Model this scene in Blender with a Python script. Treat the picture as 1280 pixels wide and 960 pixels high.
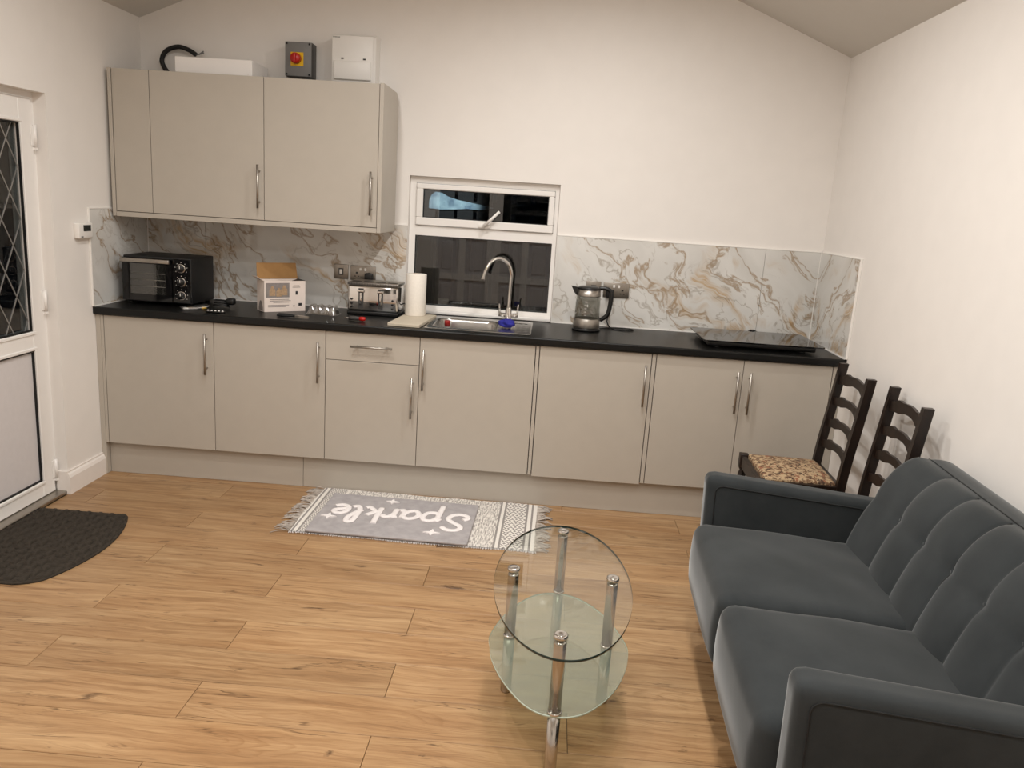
import bpy, bmesh, math, random
from mathutils import Vector, Matrix
random.seed(7)
for o in list(bpy.data.objects): bpy.data.objects.remove(o, do_unlink=True)
S = bpy.context.scene
COL = S.collection
PI = math.pi

# ------------------------------------------------------------------ camera
F_PX, YAW, PITCH, ROLL = 1004.25, -0.03772, -0.22024, 0.06465
CAM = Vector((2.3435, -4.6634, 1.5819))
cam_d = bpy.data.cameras.new('camera'); cam = bpy.data.objects.new('camera', cam_d); COL.objects.link(cam)
cam_d.sensor_fit = 'HORIZONTAL'; cam_d.sensor_width = 36.0; cam_d.lens = 36.0*F_PX/1280.0; cam_d.clip_start = 0.02
fw = Vector((math.sin(YAW)*math.cos(PITCH), math.cos(YAW)*math.cos(PITCH), math.sin(PITCH)))
rt = Vector((math.cos(YAW), -math.sin(YAW), 0)); up = rt.cross(fw)
r2 = rt*math.cos(ROLL)+up*math.sin(ROLL); u2 = up*math.cos(ROLL)-rt*math.sin(ROLL)
M = Matrix((r2, u2, -fw)).transposed().to_4x4(); M.translation = CAM
cam.matrix_world = M
S.camera = cam
# ------------------------------------------------------------------ world (night) and exposure
w = bpy.data.worlds.new('night'); S.world = w; w.use_nodes = True
w.node_tree.nodes['Background'].inputs[0].default_value = (0.02, 0.03, 0.05, 1)
w.node_tree.nodes['Background'].inputs[1].default_value = 0.06
S.view_settings.view_transform = 'Standard'; S.view_settings.look = 'None'
S.view_settings.gamma = 1.0; S.view_settings.use_curve_mapping = False
S.view_settings.exposure = 0.0
LAMP_W = 16.0
LAMP_COL = (1.0, 0.982, 0.955)

# ------------------------------------------------------------------ room numbers (metres)
XL, XR = -0.022, 3.869
ZE, ZR = 2.457, 3.24; XM = (XL+XR)/2
YB = -5.7
WT = 0.922                        # worktop height
def ceil_z(x): return ZE+(ZR-ZE)*(1-abs(x-XM)/(XR-XM))

# ------------------------------------------------------------------ materials
def srgb(r, g, b):
    f = lambda c: (c/255/12.92) if c/255 <= .04045 else ((c/255+.055)/1.055)**2.4
    return (f(r), f(g), f(b), 1)
class NT:
    def __init__(s, name):
        s.m = bpy.data.materials.new(name); s.m.use_nodes = True; s.t = s.m.node_tree
        s.b = s.t.nodes['Principled BSDF']; s.out = s.t.nodes['Material Output']
    def n(s, typ, ins=None, **kw):
        x = s.t.nodes.new(typ)
        for k, v in kw.items(): setattr(x, k, v)
        for k, v in (ins or {}).items(): s.set(x.inputs[k], v)
        return x
    def set(s, inp, v):
        if isinstance(v, bpy.types.NodeSocket): s.t.links.new(v, inp)
        else: inp.default_value = v
    def math(s, op, a, b=0.0, clamp=False):
        x = s.n('ShaderNodeMath', operation=op, use_clamp=clamp); s.set(x.inputs[0], a); s.set(x.inputs[1], b); return x.outputs[0]
    def ramp(s, fac, stops, interp='LINEAR'):
        x = s.n('ShaderNodeValToRGB'); e = x.color_ramp.elements; x.color_ramp.interpolation = interp
        while len(e) < len(stops): e.new(0.5)
        for i, (p, c) in enumerate(stops): e[i].position = p; e[i].color = c
        s.set(x.inputs[0], fac); return x.outputs[0]
    def mix(s, fac, a, b, blend='MIX'):
        x = s.n('ShaderNodeMix', data_type='RGBA', blend_type=blend)
        s.set(x.inputs[0], fac); s.set(x.inputs[6], a); s.set(x.inputs[7], b); return x.outputs[2]
    def obj(s): return s.n('ShaderNodeTexCoord').outputs['Object']
    def mapv(s, vec, scale=(1,1,1), loc=(0,0,0), rot=(0,0,0)):
        return s.n('ShaderNodeMapping', {'Vector': vec, 'Scale': scale, 'Location': loc, 'Rotation': rot}).outputs[0]
    def noise(s, vec, scale, detail=4, rough=.5, dist=0.0, w=None):
        x = s.n('ShaderNodeTexNoise', {'Vector': vec, 'Scale': scale, 'Detail': detail, 'Roughness': rough, 'Distortion': dist})
        if w is not None: x.noise_dimensions = '4D'; s.set(x.inputs['W'], w)
        return x.outputs['Fac']
    def bump(s, h, strength, dist=.002):
        x = s.n('ShaderNodeBump', {'Height': h, 'Strength': strength, 'Distance': dist}); s.set(s.b.inputs['Normal'], x.outputs[0])
    def p(s, **kw):
        names = dict(col='Base Color', rough='Roughness', metal='Metallic', spec='Specular IOR Level', ior='IOR', trans='Transmission Weight',
                     coat='Coat Weight', coatr='Coat Roughness', sheen='Sheen Weight', sheenr='Sheen Roughness', sheent='Sheen Tint', em='Emission Color', ems='Emission Strength', alpha='Alpha')
        for k, v in kw.items(): s.set(s.b.inputs[names[k]], v)
        return s
def simple(name, col, rough=.5, metal=0., grain=0., gscale=60., bump=0., **kw):
    t = NT(name)
    c = col
    if grain:
        nz = t.noise(t.obj(), gscale, 3)
        dk = tuple(x*(1-grain) for x in col[:3])+(1,); lt = tuple(min(1, x*(1+grain)) for x in col[:3])+(1,)
        c = t.ramp(nz, [(.3, dk), (.7, lt)])
        if bump: t.bump(nz, bump)
    t.p(col=c, rough=rough, metal=metal, **kw)
    return t.m
MT = {}
MT['wall'] = simple('wall_paint', srgb(238, 233, 227), .7, grain=.012, gscale=9, bump=.05)
MT['ceiling'] = simple('ceiling_paint', srgb(216, 212, 205), .8, grain=.01, gscale=6)
MT['trim'] = simple('white_gloss_paint', srgb(240, 233, 226), .35, grain=.01, gscale=20)
MT['upvc'] = simple('white_upvc', srgb(240, 236, 231), .3, grain=.008, gscale=25)
MT['panel'] = simple('door_panel_white', srgb(214, 209, 208), .4, grain=.02, gscale=40)
MT['cab'] = simple('cashmere_laminate', srgb(183, 175, 163), .42, grain=.015, gscale=14)
MT['cabin'] = simple('carcass_board', srgb(120, 112, 100), .7)
MT['white'] = simple('white_plastic', srgb(238, 234, 228), .4, grain=.008, gscale=25)
MT['white_box'] = simple('white_card', srgb(246, 241, 236), .6, grain=.01, gscale=20)
MT['steel'] = simple('brushed_steel', srgb(172, 166, 158), .36, 1.0, grain=.05, gscale=80)
MT['plate'] = simple('brushed_nickel_plate', srgb(150, 143, 134), .38, 1.0, grain=.08, gscale=90)
MT['chrome'] = simple('chrome', srgb(215, 212, 208), .08, 1.0, grain=.01, gscale=20)
MT['satin'] = simple('satin_chrome', srgb(190, 186, 180), .2, 1.0, grain=.03, gscale=60)
MT['sinksteel'] = simple('sink_steel', srgb(190, 188, 184), .25, 1.0, grain=.05, gscale=50)
MT['black'] = simple('black_plastic', srgb(16, 16, 16), .35, grain=.1, gscale=40)
MT['blackgloss'] = simple('black_gloss', srgb(10, 10, 11), .06, grain=.05, gscale=30)
MT['rubber'] = simple('black_rubber', srgb(14, 14, 15), .55, grain=.1, gscale=50)
MT['grey'] = simple('grey_enclosure', srgb(122, 120, 118), .5, grain=.03, gscale=40)
MT['darkgrey'] = simple('dark_grey_plastic', srgb(62, 60, 58), .45, grain=.03, gscale=40)
MT['yellow'] = simple('yellow_plastic', srgb(240, 190, 20), .4, grain=.03, gscale=40)
MT['red'] = simple('red_plastic', srgb(186, 24, 16), .35, grain=.03, gscale=40)
MT['blue'] = simple('blue_cloth', srgb(28, 30, 130), .8, grain=.2, gscale=60)
MT['paper'] = simple('kitchen_paper', srgb(240, 233, 222), .85, grain=.03, gscale=90, bump=.3)
MT['card'] = simple('brown_card', srgb(160, 120, 72), .8, grain=.05, gscale=40)
MT['boxwhite'] = simple('printed_card_cream', srgb(236, 222, 212), .5, grain=.02, gscale=30)
MT['print_grey'] = simple('print_grey', srgb(140, 132, 128), .5, grain=.12, gscale=50)
MT['print_tan'] = simple('print_tan', srgb(176, 146, 114), .5, grain=.2, gscale=90)
MT['print_text'] = simple('print_text', srgb(130, 118, 112), .5, grain=.2, gscale=300)
MT['print_dark'] = simple('print_dark', srgb(40, 40, 42), .5, grain=.2, gscale=200)
MT['board'] = simple('chopping_board_face', srgb(196, 184, 164), .5, grain=.03, gscale=30)
MT['sealant'] = simple('white_sealant', srgb(240, 236, 230), .35, grain=.01, gscale=40)
MT['lcd'] = simple('lcd_dark', srgb(34, 38, 36), .15, grain=.05, gscale=50)
MT['lead'] = simple('lead_strip', srgb(168, 166, 162), .35, .6, grain=.05, gscale=60)
MT['gasket'] = simple('black_gasket', srgb(12, 12, 12), .6, grain=.05, gscale=60)
MT['blue_patch'] = simple('blue_patch_stand_in', srgb(190, 222, 245), .5, grain=.55, gscale=16)  # mottled blue for the added panel that makes the bright window patch
MT['night'] = simple('dark_fence', srgb(58, 54, 50), .8, grain=.2, gscale=8)
MT['redclear'] = simple('red_cap', srgb(150, 30, 24), .35, grain=.03, gscale=40)
MT['greyclear'] = simple('grey_bottle', srgb(150, 146, 140), .25, grain=.03, gscale=40)

def worktop_mat():
    t = NT('black_worktop'); v = t.obj()
    n1 = t.noise(v, 420, 2)
    c = t.ramp(n1, [(.35, srgb(12, 12, 12)), (.66, srgb(20, 20, 19)), (.78, srgb(38, 37, 35))])
    t.p(col=c, rough=.34, spec=.3); t.bump(n1, .15, .0006); return t.m
MT['worktop'] = worktop_mat()

def marble():
    t = NT('gold_vein_marble'); v = t.obj()
    sep = t.n('ShaderNodeSeparateXYZ', {'Vector': v})
    # fold wall tiles (x,z) and side tiles (y,z) into one plane
    h = t.math('ADD', sep.outputs[0], t.math('MULTIPLY', sep.outputs[1], 1.0))
    q = t.n('ShaderNodeCombineXYZ', {'X': h, 'Y': sep.outputs[2], 'Z': 0.0}).outputs[0]
    wn = t.n('ShaderNodeTexNoise', {'Vector': q, 'Scale': 2.3, 'Detail': 3.0, 'Roughness': .55})
    wv = t.n('ShaderNodeVectorMath', {0: wn.outputs['Color'], 1: (.5, .5, .5)}, operation='SUBTRACT').outputs[0]
    wv = t.n('ShaderNodeVectorMath', {0: wv, 'Scale': .42}, operation='SCALE').outputs[0]
    q2 = t.n('ShaderNodeVectorMath', {0: q, 1: wv}, operation='ADD').outputs[0]
    d = t.mapv(t.mapv(q2, rot=(0, 0, math.radians(-48))), scale=(2.1, 0.75, 1))
    def vein(vec, scale, off, width, det=5):
        n = t.noise(t.mapv(vec, loc=(off, off*.7, 0)), scale, det, .55)
        a = t.math('ABSOLUTE', t.math('SUBTRACT', n, .5))
        return t.math('SUBTRACT', 1.0, t.math('DIVIDE', a, width), clamp=True)
    broad = vein(d, 1.15, 3.3, .05)
    fine = vein(d, 1.7, 9.1, .016, 8)
    fine2 = vein(d, 3.6, 5.6, .014, 8)
    mask = t.ramp(t.noise(t.mapv(q, loc=(4.2, 1.1, 0)), 2.1, 2), [(.42, (0, 0, 0, 1)), (.58, (1, 1, 1, 1))])
    base = t.ramp(t.noise(d, 2.2, 5), [(.3, srgb(205, 202, 196)), (.7, srgb(226, 224, 219))])
    streak = t.noise(t.mapv(d, scale=(7, 1.2, 1)), 6, 6, .7, .5)
    c = t.mix(t.math('MULTIPLY', t.math('MULTIPLY', broad, mask), t.ramp(streak, [(.35, (.1,)*3+(1,)), (.6, (.95,)*3+(1,))])), base, srgb(186, 152, 104))
    c = t.mix(t.math('MULTIPLY', fine, .8), c, srgb(150, 122, 86))
    c = t.mix(t.math('MULTIPLY', t.math('MULTIPLY', fine2, mask), .6), c, srgb(140, 126, 108))
    t.p(col=c, rough=.018, spec=.5); return t.m
MT['marble'] = marble()

def oak():
    t = NT('oak_laminate'); v = t.obj()
    rnd = t.n('ShaderNodeObjectInfo').outputs['Random']; W = t.math('MULTIPLY', rnd, 43.0)
    warp = t.noise(t.mapv(v, scale=(1.3, 5, 1)), 1.5, 3, .5, 0, W)
    sep = t.n('ShaderNodeSeparateXYZ', {'Vector': v})
    yy = t.math('ADD', sep.outputs[1], t.math('MULTIPLY', t.math('SUBTRACT', warp, .5), .10))
    q = t.n('ShaderNodeCombineXYZ', {'X': sep.outputs[0], 'Y': yy, 'Z': sep.outputs[2]}).outputs[0]
    g1 = t.noise(t.mapv(q, scale=(1.2, 26, 1)), 2.0, 8, .62, 0, W)
    g2 = t.noise(t.mapv(q, scale=(4.5, 160, 1)), 2.0, 4, .6, 0, W)
    big = t.noise(t.mapv(v, scale=(1.0, 3.0, 1)), 1.6, 2, .5, 0, W)
    c = t.ramp(g1, [(.28, srgb(132, 101, 70)), (.45, srgb(164, 130, 94)), (.6, srgb(180, 147, 109)), (.8, srgb(196, 165, 127))])
    # cathedral rings around slow contours
    rg = t.noise(t.mapv(q, scale=(.8, 5.5, 1)), 1.5, 2, .5, .3, t.math('ADD', W, 3.0))
    ring = t.math('FRACT', t.math('MULTIPLY', rg, 17.0))
    rm = t.ramp(t.noise(t.mapv(v, scale=(1.2, 4, 1)), 2.0, 2, .5, 0, t.math('ADD', W, 11.0)), [(.5, (0,)*3+(1,)), (.62, (.34,)*3+(1,))])
    c = t.mix(t.math('MULTIPLY', rm, t.ramp(ring, [(.0, (1,)*3+(1,)), (.35, (0,)*3+(1,)), (.9, (0,)*3+(1,)), (1.0, (1,)*3+(1,))])), c, srgb(132, 94, 56))
    c = t.mix(t.math('MULTIPLY', t.ramp(g2, [(.36, (1,)*3+(1,)), (.5, (0,)*3+(1,))]), .35), c, srgb(126, 92, 58), 'MIX')
    c = t.mix(t.ramp(big, [(.35, (.55,)*3+(1,)), (.65, (0,)*3+(1,))]), c, t.mix(1.0, c, srgb(222, 204, 184), 'MULTIPLY'))
    # knots and thin dark cracks
    kn = t.noise(t.mapv(q, scale=(3.2, 11, 1)), 1.7, 4, .6, .8, t.math('ADD', W, 7.0))
    c = t.mix(t.ramp(kn, [(.635, (0,)*3+(1,)), (.72, (.85,)*3+(1,))]), c, srgb(74, 50, 32))
    cr = t.noise(t.mapv(q, scale=(.7, 14, 1)), 1.7, 5, .6, .3, t.math('ADD', W, 17.0))
    cl = t.math('SUBTRACT', 1.0, t.math('DIVIDE', t.math('ABSOLUTE', t.math('SUBTRACT', cr, .5)), .012), clamp=True)
    cm = t.ramp(t.noise(t.mapv(v, scale=(2.0, 6, 1)), 1.6, 2, .5, 0, t.math('ADD', W, 23.0)), [(.50, (0,)*3+(1,)), (.62, (.85,)*3+(1,))])
    c = t.mix(t.math('MULTIPLY', cl, cm), c, srgb(80, 53, 32))
    tint = t.math('ADD', .90, t.math('MULTIPLY', rnd, .16))
    tc = t.n('ShaderNodeCombineColor', {0: tint, 1: tint, 2: t.math('MULTIPLY', tint, .98)}).outputs[0]
    c = t.mix(1.0, c, tc, 'MULTIPLY')
    t.p(col=c, rough=t.ramp(g1, [(.3, (.42,)*3+(1,)), (.7, (.34,)*3+(1,))]), spec=.4); t.bump(g2, .12, .0008); return t.m
MT['oak'] = oak()

def velvet():
    t = NT('grey_velvet'); v = t.obj()
    n = t.noise(v, 5.5, 5, .6); f = t.noise(v, 300, 2)
    c = t.ramp(n, [(.3, srgb(45, 48, 49)), (.7, srgb(57, 60, 61))])
    t.p(col=c, rough=.95, spec=.1, sheen=.7, sheenr=.36, sheent=srgb(200, 202, 202)); t.bump(f, .12, .001); return t.m
MT['velvet'] = velvet()
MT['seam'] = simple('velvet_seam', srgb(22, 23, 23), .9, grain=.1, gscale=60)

def darkwood():
    t = NT('dark_oak_stain'); v = t.obj()
    n = t.noise(t.mapv(v, scale=(30, 30, 4)), 2, 5)
    t.p(col=t.ramp(n, [(.3, srgb(18, 11, 8)), (.7, srgb(38, 24, 16))]), rough=.4); return t.m
MT['darkwood'] = darkwood()

def floral():
    t = NT('floral_seat_fabric'); v = t.obj()
    w1 = t.noise(v, 44, 3, .6, .8); w2 = t.noise(t.mapv(v, loc=(3, 5, 1)), 52, 3, .6, .8); w3 = t.noise(t.mapv(v, loc=(7, 2, 4)), 30, 2)
    c = t.mix(t.ramp(w1, [(.50, (0,)*3+(1,)), (.55, (1,)*3+(1,))]), srgb(180, 154, 120), srgb(112, 82, 58))
    c = t.mix(t.ramp(w2, [(.56, (0,)*3+(1,)), (.6, (1,)*3+(1,))]), c, srgb(70, 50, 38))
    c = t.mix(t.ramp(w3, [(.62, (0,)*3+(1,)), (.66, (1,)*3+(1,))]), c, srgb(140, 92, 66))
    t.p(col=c, rough=.9); t.bump(w1, .2, .001); return t.m
MT['floral'] = floral()

def glass(name, tint, extra=0.0, rough=0.0):
    t = NT(name)
    lw = t.n('ShaderNodeLayerWeight', {'Blend': .5}).outputs['Facing']
    fr = t.math('ADD', .04, t.math('MULTIPLY', t.math('POWER', lw, 5.0), .96))
    if extra: fr = t.math('ADD', fr, extra, clamp=True)
    tr = t.n('ShaderNodeBsdfTransparent', {'Color': tint}).outputs[0]
    gl = t.n('ShaderNodeBsdfGlossy', {'Color': (1, 1, 1, 1), 'Roughness': rough}).outputs[0]
    mx = t.n('ShaderNodeMixShader', {0: fr, 1: tr, 2: gl}).outputs[0]
    t.t.links.new(mx, t.out.inputs['Surface']); return t.m
MT['glass'] = glass('clear_glass', (.95, .965, .95, 1))
MT['winglass'] = glass('window_glass', (.6, .62, .62, 1), .03)
MT['clearplastic'] = glass('clear_plastic', (.88, .88, .87, 1), .22, .12)
MT['kettleglass'] = glass('kettle_glass', (.78, .78, .76, 1), .03)
MT['glassedge'] = simple('glass_edge', srgb(30, 46, 42), .1, grain=.05, gscale=40)
def frosted():
    t = NT('frosted_glass')
    lw = t.n('ShaderNodeLayerWeight', {'Blend': .5}).outputs['Facing']
    fr = t.math('ADD', .04, t.math('MULTIPLY', t.math('POWER', lw, 5.0), .96))
    tr = t.n('ShaderNodeBsdfTransparent', {'Color': (.84, .87, .82, 1)}).outputs[0]
    df = t.n('ShaderNodeBsdfDiffuse', {'Color': srgb(176, 180, 166)}).outputs[0]
    m1 = t.n('ShaderNodeMixShader', {0: .23, 1: tr, 2: df}).outputs[0]
    gl = t.n('ShaderNodeBsdfGlossy', {'Color': (1, 1, 1, 1), 'Roughness': .012}).outputs[0]
    t.t.links.new(t.n('ShaderNodeMixShader', {0: fr, 1: m1, 2: gl}).outputs[0], t.out.inputs['Surface']); return t.m
MT['frosted'] = frosted()
MT['frostededge'] = simple('frosted_edge', srgb(196, 212, 200), .3, grain=.03, gscale=40)

def rug_mat():
    t = NT('woven_rug'); v = t.obj(); sep = t.n('ShaderNodeSeparateXYZ', {'Vector': v}); X, Y = sep.outputs[0], sep.outputs[1]
    wh, gy = srgb(226, 220, 212), srgb(146, 140, 136)
    mel = t.noise(t.mapv(v, scale=(150, 26, 1)), 1.0, 3, .6)
    plain = t.ramp(mel, [(.40, srgb(160, 153, 147)), (.56, wh)])
    def lat(k, th):
        a = t.math('ABSOLUTE', t.math('SUBTRACT', t.math('FRACT', t.math('MULTIPLY', X, k)), .5))
        b = t.math('ABSOLUTE', t.math('SUBTRACT', t.math('FRACT', t.math('MULTIPLY', Y, k*.8)), .5))
        s = t.math('FRACT', t.math('MULTIPLY', t.math('ADD', a, b), 2.0))
        return t.math('LESS_THAN', s, th)
    latc = t.mix(lat(24.0, .42), wh, gy)
    zig = t.mix(lat(40.0, .5), wh, gy)
    def band(lo, hi): return t.math('MULTIPLY', t.math('GREATER_THAN', X, lo), t.math('LESS_THAN', X, hi))
    c = plain
    for lo, hi, cc in ((.385, .395, gy), (.395, .41, wh), (.41, .42, gy), (.42, .525, latc), (.525, .535, gy), (.535, .552, wh), (.552, .562, gy), (.562, .6, wh),
                       (-.6, -.565, wh), (-.575, -.565, gy), (-.565, -.548, wh), (-.548, -.538, gy), (-.538, -.45, zig), (-.45, -.435, wh)):
        c = t.mix(band(lo, hi), c, cc)
    t.p(col=c, rough=.95, spec=.1); t.bump(t.noise(v, 260, 2), .5, .002); return t.m
MT['rug'] = rug_mat()
MT['fringe'] = simple('rug_fringe', srgb(176, 166, 156), .95, grain=.3, gscale=40)
MT['pile'] = simple('grey_pile', srgb(168, 163, 163), .98, grain=.1, gscale=24, bump=.8, spec=.05)
MT['whitepile'] = simple('white_pile', srgb(236, 230, 228), .98, grain=.05, gscale=120, bump=.6, spec=.05)
MT['doormat'] = simple('black_doormat', srgb(56, 50, 43), .8, grain=.25, gscale=70, spec=.2)

# ------------------------------------------------------------------ mesh helpers
class MB:
    def __init__(s): s.v = []; s.f = []; s.sm = []
    def add(s, V, Fc, smooth=False):
        k = len(s.v); s.v += [tuple(p) for p in V]; s.f += [tuple(i+k for i in f) for f in Fc]; s.sm += [smooth]*len(Fc); return s
    def box(s, x0, x1, y0, y1, z0, z1, bev=0.0, seg=1):
        if bev <= 0:
            V = [(x0,y0,z0),(x1,y0,z0),(x1,y1,z0),(x0,y1,z0),(x0,y0,z1),(x1,y0,z1),(x1,y1,z1),(x0,y1,z1)]
            return s.add(V, [(0,3,2,1),(4,5,6,7),(0,1,5,4),(1,2,6,5),(2,3,7,6),(3,0,4,7)])
        bm = bmesh.new(); bmesh.ops.create_cube(bm, size=1.0)
        for p in bm.verts: p.co = Vector(((x0+x1)/2+p.co.x*(x1-x0), (y0+y1)/2+p.co.y*(y1-y0), (z0+z1)/2+p.co.z*(z1-z0)))
        bmesh.ops.bevel(bm, geom=bm.edges[:]+bm.verts[:], offset=bev, segments=seg, affect='EDGES', profile=.5)
        bm.verts.index_update(); s.add([p.co for p in bm.verts], [[p.index for p in f.verts] for f in bm.faces], seg > 1); bm.free(); return s
    def tube(s, pts, r, n=8, closed=False, cap=True, rs=None):
        P = [Vector(p) for p in pts]; N = len(P); V = []; Fc = []
        ref = None
        for i, p in enumerate(P):
            a = P[i-1] if (i > 0 or closed) else p; b = P[(i+1) % N] if (i < N-1 or closed) else p
            d = (b-a).normalized()
            if ref is None: ref = Vector((0, 0, 1)) if abs(d.z) < .9 else Vector((1, 0, 0))
            sd = d.cross(ref).normalized(); ref2 = sd.cross(d).normalized(); ref = ref2
            rr = rs[i] if rs else r
            for k in range(n):
                an = 2*PI*k/n; V.append(p+sd*math.cos(an)*rr+ref2*math.sin(an)*rr)
        for i in range(N if closed else N-1):
            j = (i+1) % N
            for k in range(n): Fc.append((i*n+k, i*n+(k+1) % n, j*n+(k+1) % n, j*n+k))
        s.add(V, Fc, True)
        if cap and not closed:
            k = len(s.v)-len(V)
            s.f.append(tuple(k+i for i in reversed(range(n)))); s.f.append(tuple(k+(N-1)*n+i for i in range(n))); s.sm += [False]*2
        return s
    def lathe(s, prof, c=(0,0,0), n=24, axis='z'):
        V = []; Fc = []
        for r, h in prof:
            for k in range(n):
                a = 2*PI*k/n; x, y = r*math.cos(a), r*math.sin(a)
                V.append({'z': (c[0]+x, c[1]+y, c[2]+h), 'y': (c[0]+x, c[1]+h, c[2]-y), 'x': (c[0]+h, c[1]+x, c[2]+y)}[axis])
        m = len(prof)
        for i in range(m-1):
            for k in range(n): Fc.append((i*n+k, i*n+(k+1) % n, (i+1)*n+(k+1) % n, (i+1)*n+k))
        s.add(V, Fc, True); k = len(s.v)-len(V)
        if prof[0][0] > 1e-6: s.f.append(tuple(k+i for i in reversed(range(n)))); s.sm.append(False)
        if prof[-1][0] > 1e-6: s.f.append(tuple(k+(m-1)*n+i for i in range(n))); s.sm.append(False)
        return s
    def prism(s, poly, a, b, axis='y', smooth=False):
        # poly: list of 2D points; extruded along axis from a to b
        def at(p, t): return {'y': (p[0], t, p[1]), 'x': (t, p[0], p[1]), 'z': (p[0], p[1], t)}[axis]
        n = len(poly); V = [at(p, a) for p in poly]+[at(p, b) for p in poly]
        Fc = [(i, (i+1) % n, n+(i+1) % n, n+i) for i in range(n)]
        s.add(V, Fc, smooth); k = len(s.v)-2*n
        s.f.append(tuple(k+i for i in reversed(range(n)))); s.f.append(tuple(k+n+i for i in range(n))); s.sm += [False]*2
        return s
    def grid(s, nu, nv, fn, smooth=True):
        V = [fn(i/nu, j/nv) for j in range(nv+1) for i in range(nu+1)]
        Fc = [(j*(nu+1)+i, j*(nu+1)+i+1, (j+1)*(nu+1)+i+1, (j+1)*(nu+1)+i) for j in range(nv) for i in range(nu)]
        return s.add(V, Fc, smooth)
    def soft(s, x0, x1, y0, y1, z0, z1, r, n=14, fn=None):
        # rounded box from six grids; fn deforms points
        c = [(x0+x1)/2, (y0+y1)/2, (z0+z1)/2]; h = [(x1-x0)/2, (y1-y0)/2, (z1-z0)/2]; inn = [max(q-r, 0) for q in h]
        bm = bmesh.new(); bmesh.ops.create_cube(bm, size=2.0); bmesh.ops.subdivide_edges(bm, edges=bm.edges[:], cuts=n, use_grid_fill=True)
        out = []
        for p in bm.verts:
            q = []
            for i in range(3):
                # denser samples near the edges
                t = p.co[i]; t = math.copysign(1-(1-abs(t))**1.6, t); q.append(t*h[i])
            cl = Vector([max(-inn[i], min(inn[i], q[i])) for i in range(3)]); d = Vector(q)-cl
            if d.length > 1e-9:
                d = d.normalized()*r
            x = cl+d; x = Vector((x.x+c[0], x.y+c[1], x.z+c[2]))
            if fn: x = fn(x)
            out.append(x)
        bm.verts.index_update(); s.add(out, [[p.index for p in f.verts] for f in bm.faces], True); bm.free(); return s
    def mesh(s, name):
        me = bpy.data.meshes.new(name); me.from_pydata(s.v, [], s.f); me.update()
        me.polygons.foreach_set('use_smooth', s.sm)
        bm = bmesh.new(); bm.from_mesh(me); bmesh.ops.recalc_face_normals(bm, faces=bm.faces); bm.to_mesh(me); bm.free()
        return me
    def build(s, name, mat, parent=None, loc=None, rot=None):
        return link(name, s.mesh(name), mat, parent, loc, rot)
def link(name, me, mat, parent=None, loc=None, rot=None):
    if mat is not None and not me.materials: me.materials.append(MT[mat] if isinstance(mat, str) else mat)
    o = bpy.data.objects.new(name, me); COL.objects.link(o)
    if parent: o.parent = parent
    if loc: o.location = loc
    if rot: o.rotation_euler = rot
    return o
def B(*a, **k): return MB().box(*a, **k)
def tag(o, label, cat, group=None):
    o['label'] = label; o['category'] = cat
    if group: o['group'] = group
    return o
def struct(o, label=None):
    o['kind'] = 'structure'
    if label: o['label'] = label
    return o
def thing(name, label, cat, loc=(0,0,0), rz=0.0, group=None):
    o = bpy.data.objects.new(name, None); COL.objects.link(o); o.location = loc; o.rotation_euler = (0, 0, rz); o.empty_display_size = .1
    return tag(o, label, cat, group)
def sthing(name, label, loc=(0,0,0)):
    o = bpy.data.objects.new(name, None); COL.objects.link(o); o.location = loc; o.empty_display_size = .1
    return struct(o, label)
def children(o): return [c for c in bpy.data.objects if c.parent == o]
def copy_tree(o, parent=None):
    c = o.copy(); COL.objects.link(c); c.parent = parent
    for ch in children(o): copy_tree(ch, c)
    return c
def spline(pts, n=8, closed=False):
    P = [Vector(p) for p in pts]; out = []; N = len(P)
    for i in range(N if closed else N-1):
        g = lambda k: P[k % N] if closed else P[max(0, min(N-1, k))]
        a, b, c, d = g(i-1), g(i), g(i+1), g(i+2)
        for k in range(n):
            t = k/n
            out.append(.5*((2*b)+(c-a)*t+(2*a-5*b+4*c-d)*t*t+(3*b-a-3*c+d)*t**3))
    if not closed: out.append(P[-1])
    return out
def rrect(x0, x1, y0, y1, r, n=6):
    out = []
    for cx, cy, a0 in ((x1-r, y1-r, 0), (x0+r, y1-r, 90), (x0+r, y0+r, 180), (x1-r, y0+r, 270)):
        for k in range(n+1):
            a = math.radians(a0+90*k/n); out.append((cx+r*math.cos(a), cy+r*math.sin(a)))
    return out

# ================================================================== SETTING
# floor: sub-base and separate oak planks
fl = struct(B(XL-.25, XR+.2, YB-.1, .2, -.05, -.010).build('floor', 'cabin'), 'oak laminate floor of wide staggered planks')
PW, PL = .195, 1.19
pm = {}
def plank(x0, x1, y0):
    L = round(x1-x0, 3)
    if L not in pm:
        g = .0008; b = .0012
        m = MB(); x, y = L/2-g, PW/2-g
        V = [(-x,-y,-.01),(x,-y,-.01),(x,y,-.01),(-x,y,-.01),(-x,-y,-b),(x,-y,-b),(x,y,-b),(-x,y,-b),(-x+b,-y+b,0),(x-b,-y+b,0),(x-b,y-b,0),(-x+b,y-b,0)]
        m.add(V, [(0,3,2,1),(0,1,5,4),(1,2,6,5),(2,3,7,6),(3,0,4,7),(4,5,9,8),(5,6,10,9),(6,7,11,10),(7,4,8,11),(8,9,10,11)])
        pm[L] = m.mesh('plank'); pm[L].materials.append(MT['oak'])
    link('plank', pm[L], None, fl, ((x0+x1)/2, y0, 0))
for k in range(-1, 27):
    yc = -.61-.195*(k+.5)
    if yc-PW/2 < YB-.1: break
    js = [.72, 1.91, 3.10] if k % 2 == 0 else [.12, 1.31, 2.50, 3.69]
    xs = [XL]+js+[XR]
    for a, b in zip(xs[:-1], xs[1:]): plank(a, b, yc)

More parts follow.
